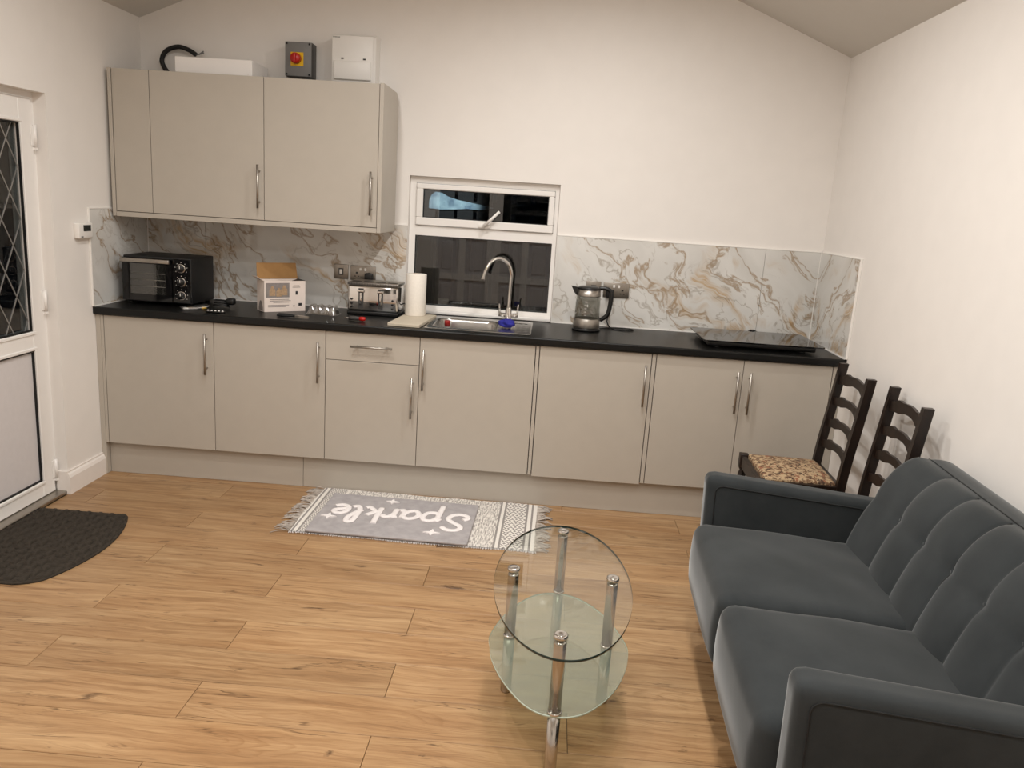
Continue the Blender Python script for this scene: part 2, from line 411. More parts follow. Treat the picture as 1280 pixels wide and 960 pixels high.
def gable(m, y0, y1, zb): m.prism([(XL, zb), (XR, zb), (XR, ZE), (XM, ZR), (XL, ZE)], y0, y1, 'y')
WX0, WX1, WZ0, WZ1 = 1.512, 2.369, .914, 1.703
m = MB()
m.box(XL-.15, WX0, 0, .2, 0, WZ1); m.box(WX1, XR+.15, 0, .2, 0, WZ1); m.box(WX0, WX1, 0, .2, 0, WZ0)
m.prism([(XL, WZ1), (XR, WZ1), (XR, ZE), (XM, ZR), (XL, ZE)], 0, .2, 'y')
struct(m.build('wall_back', 'wall'), 'white painted gable wall behind the kitchen units')
struct(B(XR, XR+.15, YB, 0, 0, ZE).build('wall_right', 'wall'), 'plain white painted wall behind the sofa and chairs')
DY0, DY1, DZ = -.897, -1.80, 1.94      # door opening
m = MB(); m.box(XL-.15, XL, DY0, 0, 0, ZE); m.box(XL-.15, XL, YB, DY1, 0, ZE); m.box(XL-.15, XL, DY1, DY0, DZ, ZE)
struct(m.build('wall_left', 'wall'), 'white painted wall with the glazed door')
# rear wall with an invented double door, added for its reflections in the window
RX0, RX1, RZ1 = .78, 2.42, 2.05
m = MB(); m.box(XL-.15, RX0, YB-.2, YB, 0, ZE); m.box(RX1, XR+.15, YB-.2, YB, 0, ZE); m.box(RX0, RX1, YB-.2, YB, RZ1, ZE)
m.prism([(XL, ZE), (XR, ZE), (XM, ZR)], YB-.2, YB, 'y')
struct(m.build('wall_rear', 'wall'), 'white painted gable wall opposite the kitchen')
d2 = sthing('reflection_door', 'white double door added for the window reflections, dark panes above square panels, opposite the kitchen', (0, YB, 0))
for i in range(2):
    a = RX0+.82*i; m = MB()
    m.box(a, a+.82, -.1, -.04, 0, .12); m.box(a, a+.82, -.1, -.04, 1.95, RZ1); m.box(a, a+.09, -.1, -.04, .12, 1.95); m.box(a+.73, a+.82, -.1, -.04, .12, 1.95); m.box(a+.09, a+.73, -.1, -.04, 1.10, 1.22)
    m.box(a+.365, a+.455, -.1, -.04, .12, 1.10); m.box(a+.09, a+.365, -.1, -.04, .57, .65); m.box(a+.455, a+.73, -.1, -.04, .57, .65)
    m.build('door_leaf', 'upvc', d2)
    B(a+.09, a+.73, -.08, -.07, 1.22, 1.95).build('pane', 'winglass', d2)
    for x in (.09, .455):
        for z0, z1 in ((.12, .57), (.65, 1.10)): B(a+x, a+x+.275, -.08, -.066, z0, z1).build('door_panel', 'panel', d2); B(a+x+.05, a+x+.225, -.066, -.054, z0+.05, z1-.05, .006).build('raised_field', 'panel', d2)
m = MB(); t = .12
m.prism([(XL-.15, ZE-.062), (XM, ZR), (XM, ZR+t), (XL-.15, ZE+t)], YB-.2, .2, 'y'); m.prism([(XM, ZR), (XR+.15, ZE-.062), (XR+.15, ZE+t), (XM, ZR+t)], YB-.2, .2, 'y')
struct(m.build('ceiling', 'ceiling'), 'white sloping ceiling meeting at a ridge')
# skirting on the left wall
sk = [(XL+.0005, 0.0), (XL+.020, 0.0), (XL+.020, .088), (XL+.014, .104), (XL+.008, .112), (XL+.008, .12), (XL+.0005, .12)]
m = MB(); m.prism(sk, -.915, -.546, 'y'); m.box(XL-.05, XL+.0, -.915, -.8985, 0, .12)
struct(m.build('baseboard_left', 'trim'), 'white skirting between the door and the units')
m = MB(); m.prism([(XR-.018, 0), (XR-.0005, 0), (XR-.0005, .12), (XR-.008, .12), (XR-.018, .10)], YB, -.6, 'y')
struct(m.build('baseboard_right', 'trim'), 'white skirting along the wall behind the sofa')

# ------------------------------------------------------------------ door in the left wall
d1 = sthing('door_1', 'white door with leaded diamond glass above a plain panel', (XL, 0, 0))
DX = -.05     # leaf face, relative to the wall plane
m = MB()      # fixed frame
m.box(-.12, DX-.012, DY0-.045, DY0, 0, DZ); m.box(-.12, DX-.012, DY1, DY1+.045, 0, DZ); m.box(-.12, DX-.012, DY1+.045, DY0-.045, DZ-.04, DZ)
m.build('door_frame', 'upvc', d1)
LY0, LY1, LZ0, LZ1 = DY0-.03, DY1+.03, .022, DZ-.03
GY0, GY1 = LY0-.095, LY1+.095
lf = MB()
def sloped_rail(mm, y0, y1, z0, z1): mm.box(DX-.06, DX, min(y0,y1), max(y0,y1), z0, z1, .004, 1)
sloped_rail(lf, GY0, LY0, LZ0, LZ1); sloped_rail(lf, LY1, GY1, LZ0, LZ1)
sloped_rail(lf, GY1, GY0, LZ0, .105); sloped_rail(lf, GY1, GY0, .758, .852); sloped_rail(lf, GY1, GY0, 1.80, LZ1)
leaf = lf.build('door_leaf', 'upvc', d1)
def bead(y0, y1, z0, z1):
    mm = MB(); w_ = .016
    mm.box(DX, DX+.006, y1, y0, z0, z0+w_, .003, 1); mm.box(DX, DX+.006, y1, y0, z1-w_, z1, .003, 1); mm.box(DX, DX+.006, y1, y1+w_, z0+w_, z1-w_, .003, 1); mm.box(DX, DX+.006, y0-w_, y0, z0+w_, z1-w_, .003, 1)
    mm.build('glazing_bead', 'upvc', leaf)
    g = MB(); w2 = .006; a, b, c, d = y0-.0172, y1+.0172, z0+.0172, z1-.0172
    g.box(DX-.0118, DX-.001, b, a, c, c+w2); g.box(DX-.0118, DX-.001, b, a, d-w2, d); g.box(DX-.0118, DX-.001, b, b+w2, c+w2, d-w2); g.box(DX-.0118, DX-.001, a-w2, a, c+w2, d-w2)
    return g.build('gasket', 'gasket', leaf)
bead(GY0+.017, GY1-.017, .852-.017, 1.80+.017); bead(GY0+.017, GY1-.017, .105-.017, .758+.017)
B(DX-.03, DX-.022, GY1, GY0, .852, 1.80).build('pane', 'winglass', d1)
B(DX-.03, DX-.012, GY1, GY0, .105, .758).build('lower_panel', 'panel', d1)
# leaded diamonds: strips clipped to the pane
def strip(y0, z0, y1, z1):
    d = Vector((0, y1-y0, z1-z0)); L = d.length; 
    if L < .02: return
    nrm = Vector((0, -d.z, d.y)).normalized()*.0027; a = Vector((DX-.0215, y0, z0)); b = Vector((DX-.0215, y1, z1)); h = Vector((.002, 0, 0))
    V = [a-nrm, b-nrm, b+nrm, a+nrm]; V = V+[p+h for p in V]
    MB().add(V, [(0,1,2,3),(4,7,6,5),(0,4,5,1),(1,5,6,2),(2,6,7,3),(3,7,4,0)]).build('lead_strip', 'lead', d1)
zA, zB = .852, 1.80; sl = 1.75; step = .235
def clip(y0, z0, dy, dz):
    t0, t1 = -9, 9
    for p, d, lo, hi in ((y0, dy, GY1, GY0), (z0, dz, zA, zB)):
        a, b = sorted(((lo-p)/d, (hi-p)/d)); t0 = max(t0, a); t1 = min(t1, b)
    if t1-t0 > .02: strip(y0+dy*t0, z0+dz*t0, y0+dy*t1, z0+dz*t1)
for k in range(-6, 14):
    clip(GY0, zA+.05+k*step, -1, sl); clip(GY0, zA+.05+k*step, -1, -sl)
for z in (1.747, .985, .137):
    m = MB(); m.lathe([(.0, -.05), (.008, -.05), (.008, .05), (.0, .05)], (DX+.006, LY0+.004, z), 10); m.box(DX, DX+.004, LY0-.02, LY0+.02, z-.045, z+.045, .001); m.box(DX-.002, DX+.012, LY0-.004, LY0+.012, z-.062, z-.051)
    m.build('hinge', 'upvc', d1)
B(DX-.07, .0, DY1, DY0, .0005, .02, .004).build('threshold', 'steel', d1)

# ------------------------------------------------------------------ window over the sink
w1 = sthing('window_1', 'white framed window with opening top light over the sink')
FY = .035
m = MB()
fx0, fx1, fz0, fz1 = WX0+.001, WX1-.001, WZ0+.001, WZ1-.001
m.box(fx0, fx1, FY, FY+.07, fz0, .969); m.box(fx0, fx1, FY, FY+.07, fz1-.036, fz1); m.box(fx0, fx0+.037, FY, FY+.07, .969, fz1-.036); m.box(fx1-.024, fx1, FY, FY+.07, .969, fz1-.036)
m.box(fx0+.037, fx1-.024, FY, FY+.07, 1.372, 1.428)
m.build('window_frame', 'upvc', w1)
m = MB(); m.box(fx0+.002, fx1-.002, -.012, FY-.0005, WT+.0015, WT+.022, .004, 2); m.build('window_sill', 'upvc', w1)
sash = None
m = MB(); sy0, sy1 = FY-.016, FY+.05; sx0, sx1, sz0, sz1 = 1.552, 2.343, 1.430, 1.664; gx0, gx1, gz0, gz1 = 1.590, 2.310, 1.474, 1.634
m.box(sx0, sx1, sy0, FY-.0005, sz0, gz0, .004); m.box(sx0, sx1, sy0, FY-.0005, gz1, sz1, .004); m.box(sx0, gx0, sy0, FY-.0005, gz0, gz1, .004); m.box(gx1, sx1, sy0, FY-.0005, gz0, gz1, .004)
sash = m.build('opening_sash', 'upvc', w1)
def gasket(x0, x1, z0, z1, y, par):
    g = MB(); q = .004
    g.box(x0, x1, y, y+.003, z0, z0+q); g.box(x0, x1, y, y+.003, z1-q, z1); g.box(x0, x0+q, y, y+.003, z0+q, z1-q); g.box(x1-q, x1, y, y+.003, z0+q, z1-q); g.build('gasket', 'gasket', par)
gasket(gx0, gx1, gz0, gz1, FY-.006, sash)
B(gx0, gx1, FY+.004, FY+.01, gz0, gz1).build('pane', 'winglass', w1)
gasket(fx0+.037, fx1-.024, .969, 1.372, FY+.006, w1)
B(fx0+.037, fx1-.024, FY+.014, FY+.02, .969, 1.372).build('pane', 'winglass', w1)
m = MB(); hx = 1.95; m.box(hx-.035, hx+.035, sy0-.012, sy0-.0005, 1.436, 1.458, .004, 2); m.lathe([(.0, 0), (.010, 0), (.010, .03), (0, .03)], (hx, sy0-.035, 1.45), 12, 'y'); m.tube([(hx, sy0-.034, 1.45), (hx+.04, sy0-.04, 1.487), (hx+.085, sy0-.04, 1.533)], .0085, 8)
m.build('window_handle', 'upvc', sash)

# ------------------------------------------------------------------ ceiling downlights (above the frame), door-side row added to even the light
ang = math.atan((ZR-ZE)/(XR-XM))
LAMPS = [(2.52, -1.25), (2.52, -2.25), (2.52, -3.25), (2.52, -4.3), (1.33, -1.9), (1.33, -3.0), (1.33, -4.1)]  # the last three are added to brighten the door side
for i, (x, y) in enumerate(LAMPS):
    z = ceil_z(x)
    t = thing('ceiling_downlight', ['round recessed downlight in the sloping ceiling, nearest the gable wall over the kitchen', 'second round recessed downlight from the kitchen gable wall', 'third round recessed downlight from the kitchen gable wall', 'fourth round recessed downlight from the kitchen gable wall', 'downlight added in the door-side slope of the ceiling to even the light, first from the kitchen', 'downlight added in the door-side slope of the ceiling to even the light, second from the kitchen', 'downlight added in the door-side slope of the ceiling to even the light, third from the kitchen'][i], 'ceiling light', (x, y, z-.002), 0, 'recessed downlights in the ceiling')
    MB().lathe([(.0425, -.045), (.052, -.044), (.055, -.040), (.055, .012), (.042, .012), (.0425, -.045)], (0, 0, 0), 28).build('trim_ring', 'white', t)
    e = NT('lamp_diffuser'); e.p(col=(1, 1, 1, 1), em=LAMP_COL+(1,), ems=30.0)
    MB().lathe([(0, -.041), (.0415, -.041), (.0415, -.038), (0, -.038)], (0, 0, 0), 24).build('diffuser', e.m, t)
    ld = bpy.data.lights.new('downlight', 'AREA'); ld.shape = 'DISK'; ld.size = .08; ld.energy = LAMP_W; ld.color = LAMP_COL; ld.spread = math.radians(165)
    lo = bpy.data.objects.new('downlight_lamp', ld); COL.objects.link(lo); lo.parent = t; lo.location = (0, 0, -.052)

# ================================================================== KITCHEN
# splashback: every tile is a piece of the wall behind it
def pieces_parent(name): return bpy.data.objects[name]
TZ = 1.421; e_ = .0008
def tile(par, x0, x1, y0, y1, z0, z1): return B(x0, x1, y0, y1, z0, z1, .0006).build('wall_tile', 'marble', pieces_parent(par))
tile('wall_back', XL+.012, .33-e_, -.010, -.0005, WT+.002, TZ)
tile('wall_back', .33+e_, WX0-.001, -.010, -.0005, WT+.002, TZ)
tile('wall_back', WX1+.004, 3.55-e_, -.010, -.0005, WT+.002, TZ)
tile('wall_back', 3.55+e_, XR-.012, -.010, -.0005, WT+.002, TZ)
tile('wall_left', XL+.0005, XL+.010, -.602, -.0115, WT+.002, TZ)
tile('wall_right', XR-.010, XR-.0005, -.602, -.0115, WT+.002, TZ)
m = MB()
m.box(XL+.0005, XL+.012, -.609, -.6025, WT+.002, TZ+.006, .001); m.box(XL+.0005, XL+.011, -.6025, -.0115, TZ+.0005, TZ+.006, .001)
m.box(XR-.012, XR-.0005, -.609, -.6025, WT+.002, TZ+.006, .001); m.box(XR-.011, XR-.0005, -.6025, -.0115, TZ+.0005, TZ+.006, .001)
m.box(WX1+.0005, XR-.012, -.011, -.0005, TZ+.0005, TZ+.006, .001); m.box(XL+.012, WX0-.001, -.011, -.0005, TZ+.0005, TZ+.006, .001)
m.box(WX1+.0003, WX1+.0038, -.011, -.0005, WT+.002, TZ, .001)
struct(m.build('trim_1', 'sealant'), 'thin white edging around the marble splashback')
m = MB()
m.box(XL+.0105, WX0, -.015, -.0105, WT+.0003, WT+.006); m.box(WX1+.001, XR-.0105, -.015, -.0105, WT+.0003, WT+.006)
m.box(XL+.0105, XL+.015, -.6, -.015, WT+.0003, WT+.006); m.box(XR-.015, XR-.0105, -.6, -.015, WT+.0003, WT+.006)
m.box(XL+.0103, XL+.0143, -.0148, -.0108, WT+.006, TZ); m.box(XR-.0143, XR-.0103, -.0148, -.0108, WT+.006, TZ)
struct(m.build('trim_2', 'sealant'), 'bead of white sealant along the worktop and splashback corners')

# worktop with a cut-out for the bowl
def wprof(yb, front=True):
    yf = -.602; r = .008
    if not front: return [(yb[0], .882), (yb[1], .882), (yb[1], WT), (yb[0], WT)]
    P = [(yb, .882)]
    for k in range(5): a = math.radians(90*k/4); P.append((yf+r-r*math.sin(a), .882+r-r*math.cos(a)))
    for k in range(5): a = math.radians(90*k/4); P.append((yf+r-r*math.cos(a), WT-r+r*math.sin(a)))
    return P+[(yb, WT)]
m = MB(); HX0, HX1, HY0, HY1 = 1.725, 2.095, -.502, -.142
m.prism(wprof(-.0008), XL+.0008, HX0, 'x'); m.prism(wprof(-.0008), HX1, XR-.0008, 'x')
m.prism(wprof(HY0), HX0, HX1, 'x'); m.prism([(HY1, .882), (-.0008, .882), (-.0008, WT), (HY1, WT)], HX0, HX1, 'x')
wk = m.build('worktop', 'worktop'); tag(wk, 'long black laminate worktop over the base units', 'worktop')

# bar handle
def handle(par, x, y, z, L, vert=True, name='handle'):
    m = MB(); r = .006
    if vert:
        m.tube([(x, y-.032, z-L/2), (x, y-.032, z+L/2)], r, 12)
        for s in (-1, 1): m.tube([(x, y-.032, z+s*(L/2-.032)), (x, y+.0, z+s*(L/2-.032))], .0045, 8)
    else:
        m.tube([(x-L/2, y-.032, z), (x+L/2, y-.032, z)], r, 12)
        for s in (-1, 1): m.tube([(x+s*(L/2-.032), y-.032, z), (x+s*(L/2-.032), y, z)], .0045, 8)
    return m.build(name, 'steel', par)
DF = -.582; H0, H1 = .180, .878
def base_unit(x0, x1, label, fronts, top=.8785):
    t = thing('base_cabinet', label, 'cabinet', (x0, 0, 0), 0, 'kitchen base units')
    w_ = x1-x0
    B(.0015, w_-.0015, DF+.021, -.02, H0, top).build('carcass', 'cabin', t)
    for kind, a, b, z0, z1, hx in fronts:
        f = B(a-x0+.0015, b-x0-.0015, DF, DF+.019, z0, z1, .0012).build(kind, 'cab', t)
        if kind == 'door': handle(f, hx-x0, DF, (.712 if z1 > .8 else .555), .218)
        else: handle(f, hx-x0, DF, .81, .218, False)
    return t
base_unit(.022, .610, 'cashmere base cabinet under the mini oven', [('door', .022, .610, H0, H1, .574)])
base_unit(.610, 1.205, 'cashmere base cabinet under the opened carton', [('door', .610, 1.205, H0, H1, 1.172)])
base_unit(1.205, 1.700, 'narrow cashmere base cabinet with a drawer above its door', [('drawer', 1.205, 1.700, .7295, H1, 1.452), ('door', 1.205, 1.700, H0, .7265, 1.668)])
base_unit(1.700, 2.300, 'cashmere base cabinet under the sink', [('door', 1.700, 2.300, H0, H1, 1.724)], .74)
base_unit(2.322, 2.898, 'cashmere fronted unit under the kettle, a thin strip at either side', [('door', 2.322, 2.898, H0-.007, H1, 2.868)])
base_unit(2.922, 3.815, 'double cashmere base cabinet with paired handles under the black hob', [('door', 2.922, 3.367, H0, H1, 3.338), ('door', 3.367, 3.815, H0, H1, 3.402)])
def strip_panel(x0, x1, z0, z1, label, y0=DF, y1=DF+.3, name='filler_strip', grp='base unit filler strips'):
    o = B(x0-(x0+x1)/2, x1-(x0+x1)/2, y0, y1, z0, z1, .001).build(name, 'cab', None, ((x0+x1)/2, 0, 0)); return tag(o, label, 'panel', grp)
strip_panel(2.3025, 2.3195, H0, H1, 'thin cashmere filler strip between the sink cabinet and the unit under the kettle')
strip_panel(2.9005, 2.9195, H0, H1, 'thin cashmere filler strip beside the double cabinet under the hob')
strip_panel(3.8175, XR-.001, H0, H1, 'narrow cashmere filler between the double cabinet and the wall behind the chairs')
strip_panel(XL+.001, .0045, 0.001, .8785, 'cashmere end panel reaching the floor beside the skirting', DF, -.02, 'end_panel', None)
strip_panel(.0055, .0205, H0, H1, 'slim cashmere filler beside the floor-length end panel')
PY = -.545
tag(B(.006, 1.079, PY, PY+.016, .0005, H0-.002, .001).build('plinth', 'cab'), 'shorter cashmere plinth board under the oven-side base cabinets', 'plinth', 'kitchen plinths')
tag(B(1.081, XR-.02, PY, PY+.016, .0005, H0-.009, .001).build('plinth', 'cab'), 'long cashmere plinth board behind the rug and armchair side', 'plinth', 'kitchen plinths')
bpy.data.objects['plinth.001']['label'] = 'long cashmere plinth board at the foot of the cabinets behind the rug'

# wall units
UF, UB, UT = -.396, 1.404, 2.133
def wall_unit(x0, x1, label, hx=None):
    t = thing('wall_cabinet', label, 'cabinet', (x0, 0, 0), 0, 'kitchen wall units'); w_ = x1-x0
    B(.0012, w_-.0012, UF+.021, -.002, UB+.010, UT).build('carcass', 'cabin', t)
    f = B(.0015, w_-.0015, UF, UF+.019, UB+.010, UT, .0012).build('door' if hx else 'front_panel', 'cab', t)
    if hx: handle(f, hx-x0, UF, 1.586, .222)
wall_unit(.018, .2155, 'narrow plain-fronted wall unit without a handle in the corner')
wall_unit(.2155, .816, 'cashmere wall cabinet with the white box on top of it', .792)
wall_unit(.816, 1.4165, 'cashmere wall cabinet below the fuse box', 1.385)
o = B(-.009, .009, UF-.004, -.001, UB-.017, UT+.002, .001).build('end_panel', 'cab', None, (.0075, 0, 0)); tag(o, 'thin cashmere side panel of the wall units towards the door', 'panel')
m = MB(); m.prism([(UF-.004, UB-.017), (-.0115, UB-.017), (-.0115, 2.093), (-.06, 2.133), (-.2, 2.135), (UF-.004, UT+.003)], 1.418, 1.438, 'x')
o = m.build('end_panel', 'cab'); tag(o, 'cashmere side panel of the wall units towards the window, its top corner notched', 'panel')
o = B(.018, 1.4165, UF-.003, -.012, UB-.018, UB+.007, .001).build('light_pelmet', 'cab'); tag(o, 'cashmere board running along the underside of the wall units', 'panel')

# ------------------------------------------------------------------ things over the wall units
t = thing('white_carton', 'long plain white box lying on top of the wall cabinets', 'box', (.515, -.19, UT+.001))
B(-.205, .205, -.11, .13, 0, .088, .003).build('body', 'white_box', t)
for s in (-1, 1): B(s*.185-.004, s*.185+.004, -.1115, -.1095, .0, .02).build('notch', 'trim', t)
m = MB(); P_ = spline([(.19, -.035, 2.136), (.14, -.035, 2.18), (.115, -.035, 2.232), (.14, -.035, 2.283), (.206, -.035, 2.309), (.268, -.035, 2.296), (.308, -.035, 2.273)], 8)
t = thing('cable_end', 'black cable looping up behind the white box on the wall cabinets', 'cable', (.19, -.035, 2.134))
off = Vector((.19, -.035, 2.134)); P_ = [p-off for p in P_]
MB().tube(P_, .0125, 10).build('sheath', 'rubber', t)
for k, dz in enumerate((.012, .02)): MB().tube([P_[-1], P_[-1]+Vector((.02, 0, .004)), P_[-1]+Vector((.045, -.004*k, dz))], .0035, 6).build('core', 'grey', t)
# rotary isolator
t = thing('isolator_switch', 'grey isolator box with a red knob on a yellow square', 'switch', (.9, -.001, 2.182))
B(-.072, .072, -.085, 0, 0, .18, .004, 2).build('enclosure', 'darkgrey', t)
B(-.072, .072, -.098, -.0855, .002, .178, .003, 2).build('lid', 'grey', t)
for sx in (-1, 1):
    for sz in (.012, .168): MB().lathe([(0, -.003), (.005, -.003), (.005, 0), (0, 0)], (sx*.062, -.0985, sz), 10, 'y').build('screw', 'black', t)
pl = B(-.04, .03, -.102, -.0985, .055, .125, .001).build('yellow_plate', 'yellow', t)
m = MB(); m.lathe([(0, -.03), (.024, -.03), (.027, -.026), (.028, -.001), (0, -.001)], (-.008, -.1025, .092), 24, 'y'); m.box(-.015, -.001, -.1445, -.1275, .068, .116, .003, 2); m.build('knob', 'red', pl)
# consumer unit
t = thing('consumer_unit', 'white fuse box on the wall beside the isolator', 'fuse box', (1.205, -.001, 2.15))
m = MB(); m.prism([(0, 0), (-.10, 0), (-.10, .252), (-.085, .262), (0, .262)], -.12, .12, 'x'); bd = m.build('body', 'white', t)
B(-.118, .105, -.106, -.1005, .018, .255, .003, 2).build('cover', 'white', t)
fp = B(-.105, .098, -.119, -.1065, .03, .125, .005, 2).build('flap', 'white', t)
for x in (-.06, .06): B(x-.007, x+.007, -.1105, -.1062, .135, .142, .001).build('latch', 'darkgrey', t)
for i in range(7): B(-.112+.0055*i, -.109+.0055*i, -.1068, -.1062, .2425, .2475).build('lettering', 'print_dark', t)
MB().tube([(.695, -.10, 2.137), (.735, -.06, 2.145), (.78, -.03, 2.14), (.82, -.02, 2.138)], .006, 8).build('black_lead', 'rubber')
tag(bpy.data.objects['black_lead'], 'short black lead lying between the white box and the isolator', 'cable')

# thermostat on the left wall
t = thing('thermostat', 'small white thermostat with dark display beside the splashback edge', 'thermostat', (XL+.0005, -.672, 1.277))
B(0, .028, -.062, .062, 0, .076, .006, 3).build('body', 'white', t)
B(.0282, .0295, -.022, .042, .036, .066).build('display', 'lcd', t)
B(.0282, .031, -.045, -.03, .006, .012).build('button', 'grey', t)

# sockets and switches on the tiles
def plate(name, label, x, z, w_, cat, kind):
    t = thing(name, label, cat, (x, -.0105, z))
    B(-w_/2, w_/2, -.007, 0, -.042, .042, .002, 2).build('plate', 'plate', t)
    if kind == 'switch':
        B(-.014, .014, -.0095, -.0072, -.02, .02).build('rocker_surround', 'darkgrey', t); B(-.008, .008, -.013, -.0096, -.013, .013, .002).build('rocker', 'white', t)
    else:
        for s in (-1, 1):
            m = MB(); m.box(s*.036-.006, s*.036+.006, -.0078, -.0071, -.004, .006); m.box(s*.036-.013, s*.036-.006, -.0078, -.0071, -.022, -.016); m.box(s*.036+.006, s*.036+.013, -.0078, -.0071, -.022, -.016)
            m.build('pin_holes', 'black', t)
            B(s*.014-.006, s*.014+.006, -.012, -.0072, .014, .030, .002).build('rocker', 'white', t)
    return t
plate('wall_switch', 'steel switch plate beside the toaster socket', 1.133, 1.136, .084, 'switch', 'switch')
plate('double_socket', 'steel double socket behind the toaster with a black plug', 1.262, 1.134, .148, 'socket', 'socket')
plate('wall_switch', 'steel switch plate behind the kettle', 2.600, 1.137, .086, 'switch', 'switch')
plate('double_socket', 'steel double socket to one side of the kettle handle', 2.731, 1.135, .148, 'socket', 'socket')
def plug(label, x, z, path):
    t = thing('power_plug', label, 'plug', (x, -.0185, z))
    B(-.024, .024, -.03, 0, -.026, .02, .008, 3).build('body', 'black', t)
    if path: MB().tube(spline([Vector(p)-Vector((x, -.0185, z)) for p in path], 8), .0035, 8).build('cord', 'rubber', t)
plug('black plug of the toaster in the steel socket', 1.300, 1.118, [(1.3, -.045, 1.1), (1.34, -.045, 1.06), (1.4, -.03, 1.0), (1.44, -.03, .94)])
plug('black plug of the kettle in the steel socket', 2.695, 1.118, [(2.695, -.05, 1.1), (2.70, -.055, 1.03), (2.69, -.08, .96), (2.72, -.12, .9265), (2.79, -.15, .9265), (2.84, -.11, .9265), (2.80, -.07, .9265), (2.70, -.10, .9265), (2.64, -.16, .9275)])

# ------------------------------------------------------------------ sink and tap
SX0, SX1, SY0, SY1 = 1.705, 2.268, -.532, -.07
def sd_rr(x, y, x0, x1, y0, y1, r):
    dx = abs(x-(x0+x1)/2)-((x1-x0)/2-r); dy = abs(y-(y0+y1)/2)-((y1-y0)/2-r)
    return math.hypot(max(dx, 0), max(dy, 0))+min(max(dx, dy), 0)-r
def sstep(a, b, x): t = max(0, min(1, (x-a)/(b-a))); return t*t*(3-2*t)
def sink_z(x, y):
    z = WT+.0045
    ed = -sd_rr(x, y, SX0, SX1, SY0, SY1, .03); z -= .0035*(1-sstep(0, .008, ed))
    db = sd_rr(x, y, 1.738, 2.082, -.490, -.155, .075); k = sstep(.003, -.022, db)
    z -= .145*k
    if k > .99: z -= .008*sstep(.12, .0, math.hypot(x-1.91, y+.32))
    dd = sd_rr(x, y, 2.108, 2.245, -.47, -.16, .03)
    if dd < 0: z -= .0025*sstep(0, -.012, dd)*(1.0 if (int((x-2.108)/.0172) % 2 or dd > -.012) else .35)
    return z
t = thing('kitchen_sink', 'stainless steel sink with one bowl and a small ridged drainer', 'sink', (SX0, SY0, WT))
nx, ny = 130, 90
MB().grid(nx, ny, lambda u, v: (u*(SX1-SX0), v*(SY1-SY0), sink_z(SX0+u*(SX1-SX0), SY0+v*(SY1-SY0))-WT)).build('basin', 'sinksteel', t)
MB().lathe([(0, .0035), (.03, .003), (.035, 0), (0, 0)], (1.91-SX0, -.32-SY0, -.1475), 20).build('drain', 'chrome', t)
# mixer tap
TX, TY = 2.125, -.115
t = thing('mixer_tap', 'chrome swan neck mixer tap with two lever handles', 'tap', (TX, TY, WT+.0045))
MB().lathe([(0, 0), (.026, 0), (.026, .006), (.019, .012), (.018, .06), (.015, .075), (.012, .085), (0, .085)], (0, 0, 0), 24).build('body', 'chrome', t)
pts = spline([(0, 0, .07), (.002, 0, .2), (.003, -.002, .27), (-.018, -.012, .325), (-.06, -.03, .352), (-.105, -.05, .338), (-.135, -.063, .29), (-.148, -.068, .245)], 10)
MB().tube(pts, .0105, 14).build('spout', 'chrome', t)
MB().tube([pts[-1]+Vector((.0006, 0, .002)), pts[-1]+Vector((-.003, -.001, -.012))], .012, 14).build('aerator', 'chrome', t)
for s in (-1, 1):
    m = MB(); m.tube([(s*.015, 0, .035), (s*.055, 0, .038)], .0115, 12); m.tube([(s*.05, 0, .045), (s*.054, -.003, .10)], .005, 8, rs=[.006, .0045]); m.build('lever', 'chrome', t)
# cloth and bottle in the sink
def lump(cx, cy, cz, rx, ry, rz, amp, seed):
    rr = random.Random(seed); ph = [rr.uniform(0, 6.28) for _ in range(6)]
    def fn(u, v):
        a = 2*PI*u; b = PI*(v-.5); k = 1+amp*(math.sin(3*a+ph[0])*math.cos(2*b+ph[1])+.7*math.sin(5*a+ph[2]+3*b)+.5*math.sin(7*b+ph[3]+2*a))*math.cos(b)
        return (cx+rx*k*math.cos(a)*math.cos(b), cy+ry*k*math.sin(a)*math.cos(b), cz+rz*(1+.6*(k-1))*math.sin(b))
    return MB().grid(28, 14, fn)
o = lump(0, 0, .026, .044, .036, .024, .2, 3).build('dish_cloth', 'blue', None, (2.135, -.36, WT+.003)); tag(o, 'crumpled dark blue cloth on the sink drainer', 'cloth')
t = thing('small_bottle', 'small grey bottle with a red cap standing in the sink bowl', 'bottle', (1.80, -.28, WT-.1395))
MB().lathe([(0, 0), (.017, 0), (.018, .004), (.018, .105), (.013, .118), (0, .118)], (0, 0, 0), 18).build('body', 'greyclear', t)
MB().lathe([(0, .1185), (.0165, .1185), (.0165, .148), (.015, .15), (0, .15)], (0, 0, 0), 18).build('cap', 'redclear', t)

# ------------------------------------------------------------------ things on the worktop
# mini oven
t = thing('mini_oven', 'black table-top oven with silver handle bar and three knobs', 'oven', (.235, -.42, WT+.001))
for sx in (-1, 1):
    for y in (.03, .27): MB().lathe([(0, 0), (.013, 0), (.012, .0145), (0, .0145)], (sx*.16, y, 0), 12).build('foot', 'black', t)
B(-.187, .187, .012, .30, .015, .262, .005, 2).build('body', 'rubber', t)
B(.088, .186, -.002, .0115, .018, .258, .002).build('control_panel', 'blackgloss', t)
m = MB(); m.box(-.186, .086, -.006, .0115, .022, .058); m.box(-.186, .086, -.006, .0115, .222, .252); m.box(-.186, -.15, -.006, .0115, .058, .222); m.box(.055, .086, -.006, .0115, .058, .222)
dr = m.build('door', 'blackgloss', t)
B(-.15, .055, .0005, .0045, .058, .222).build('window_pane', 'kettleglass', dr)
m = MB(); m.box(-.15, .055, .0052, .0114, .058, .222); m.build('oven_interior', 'lcd', t)
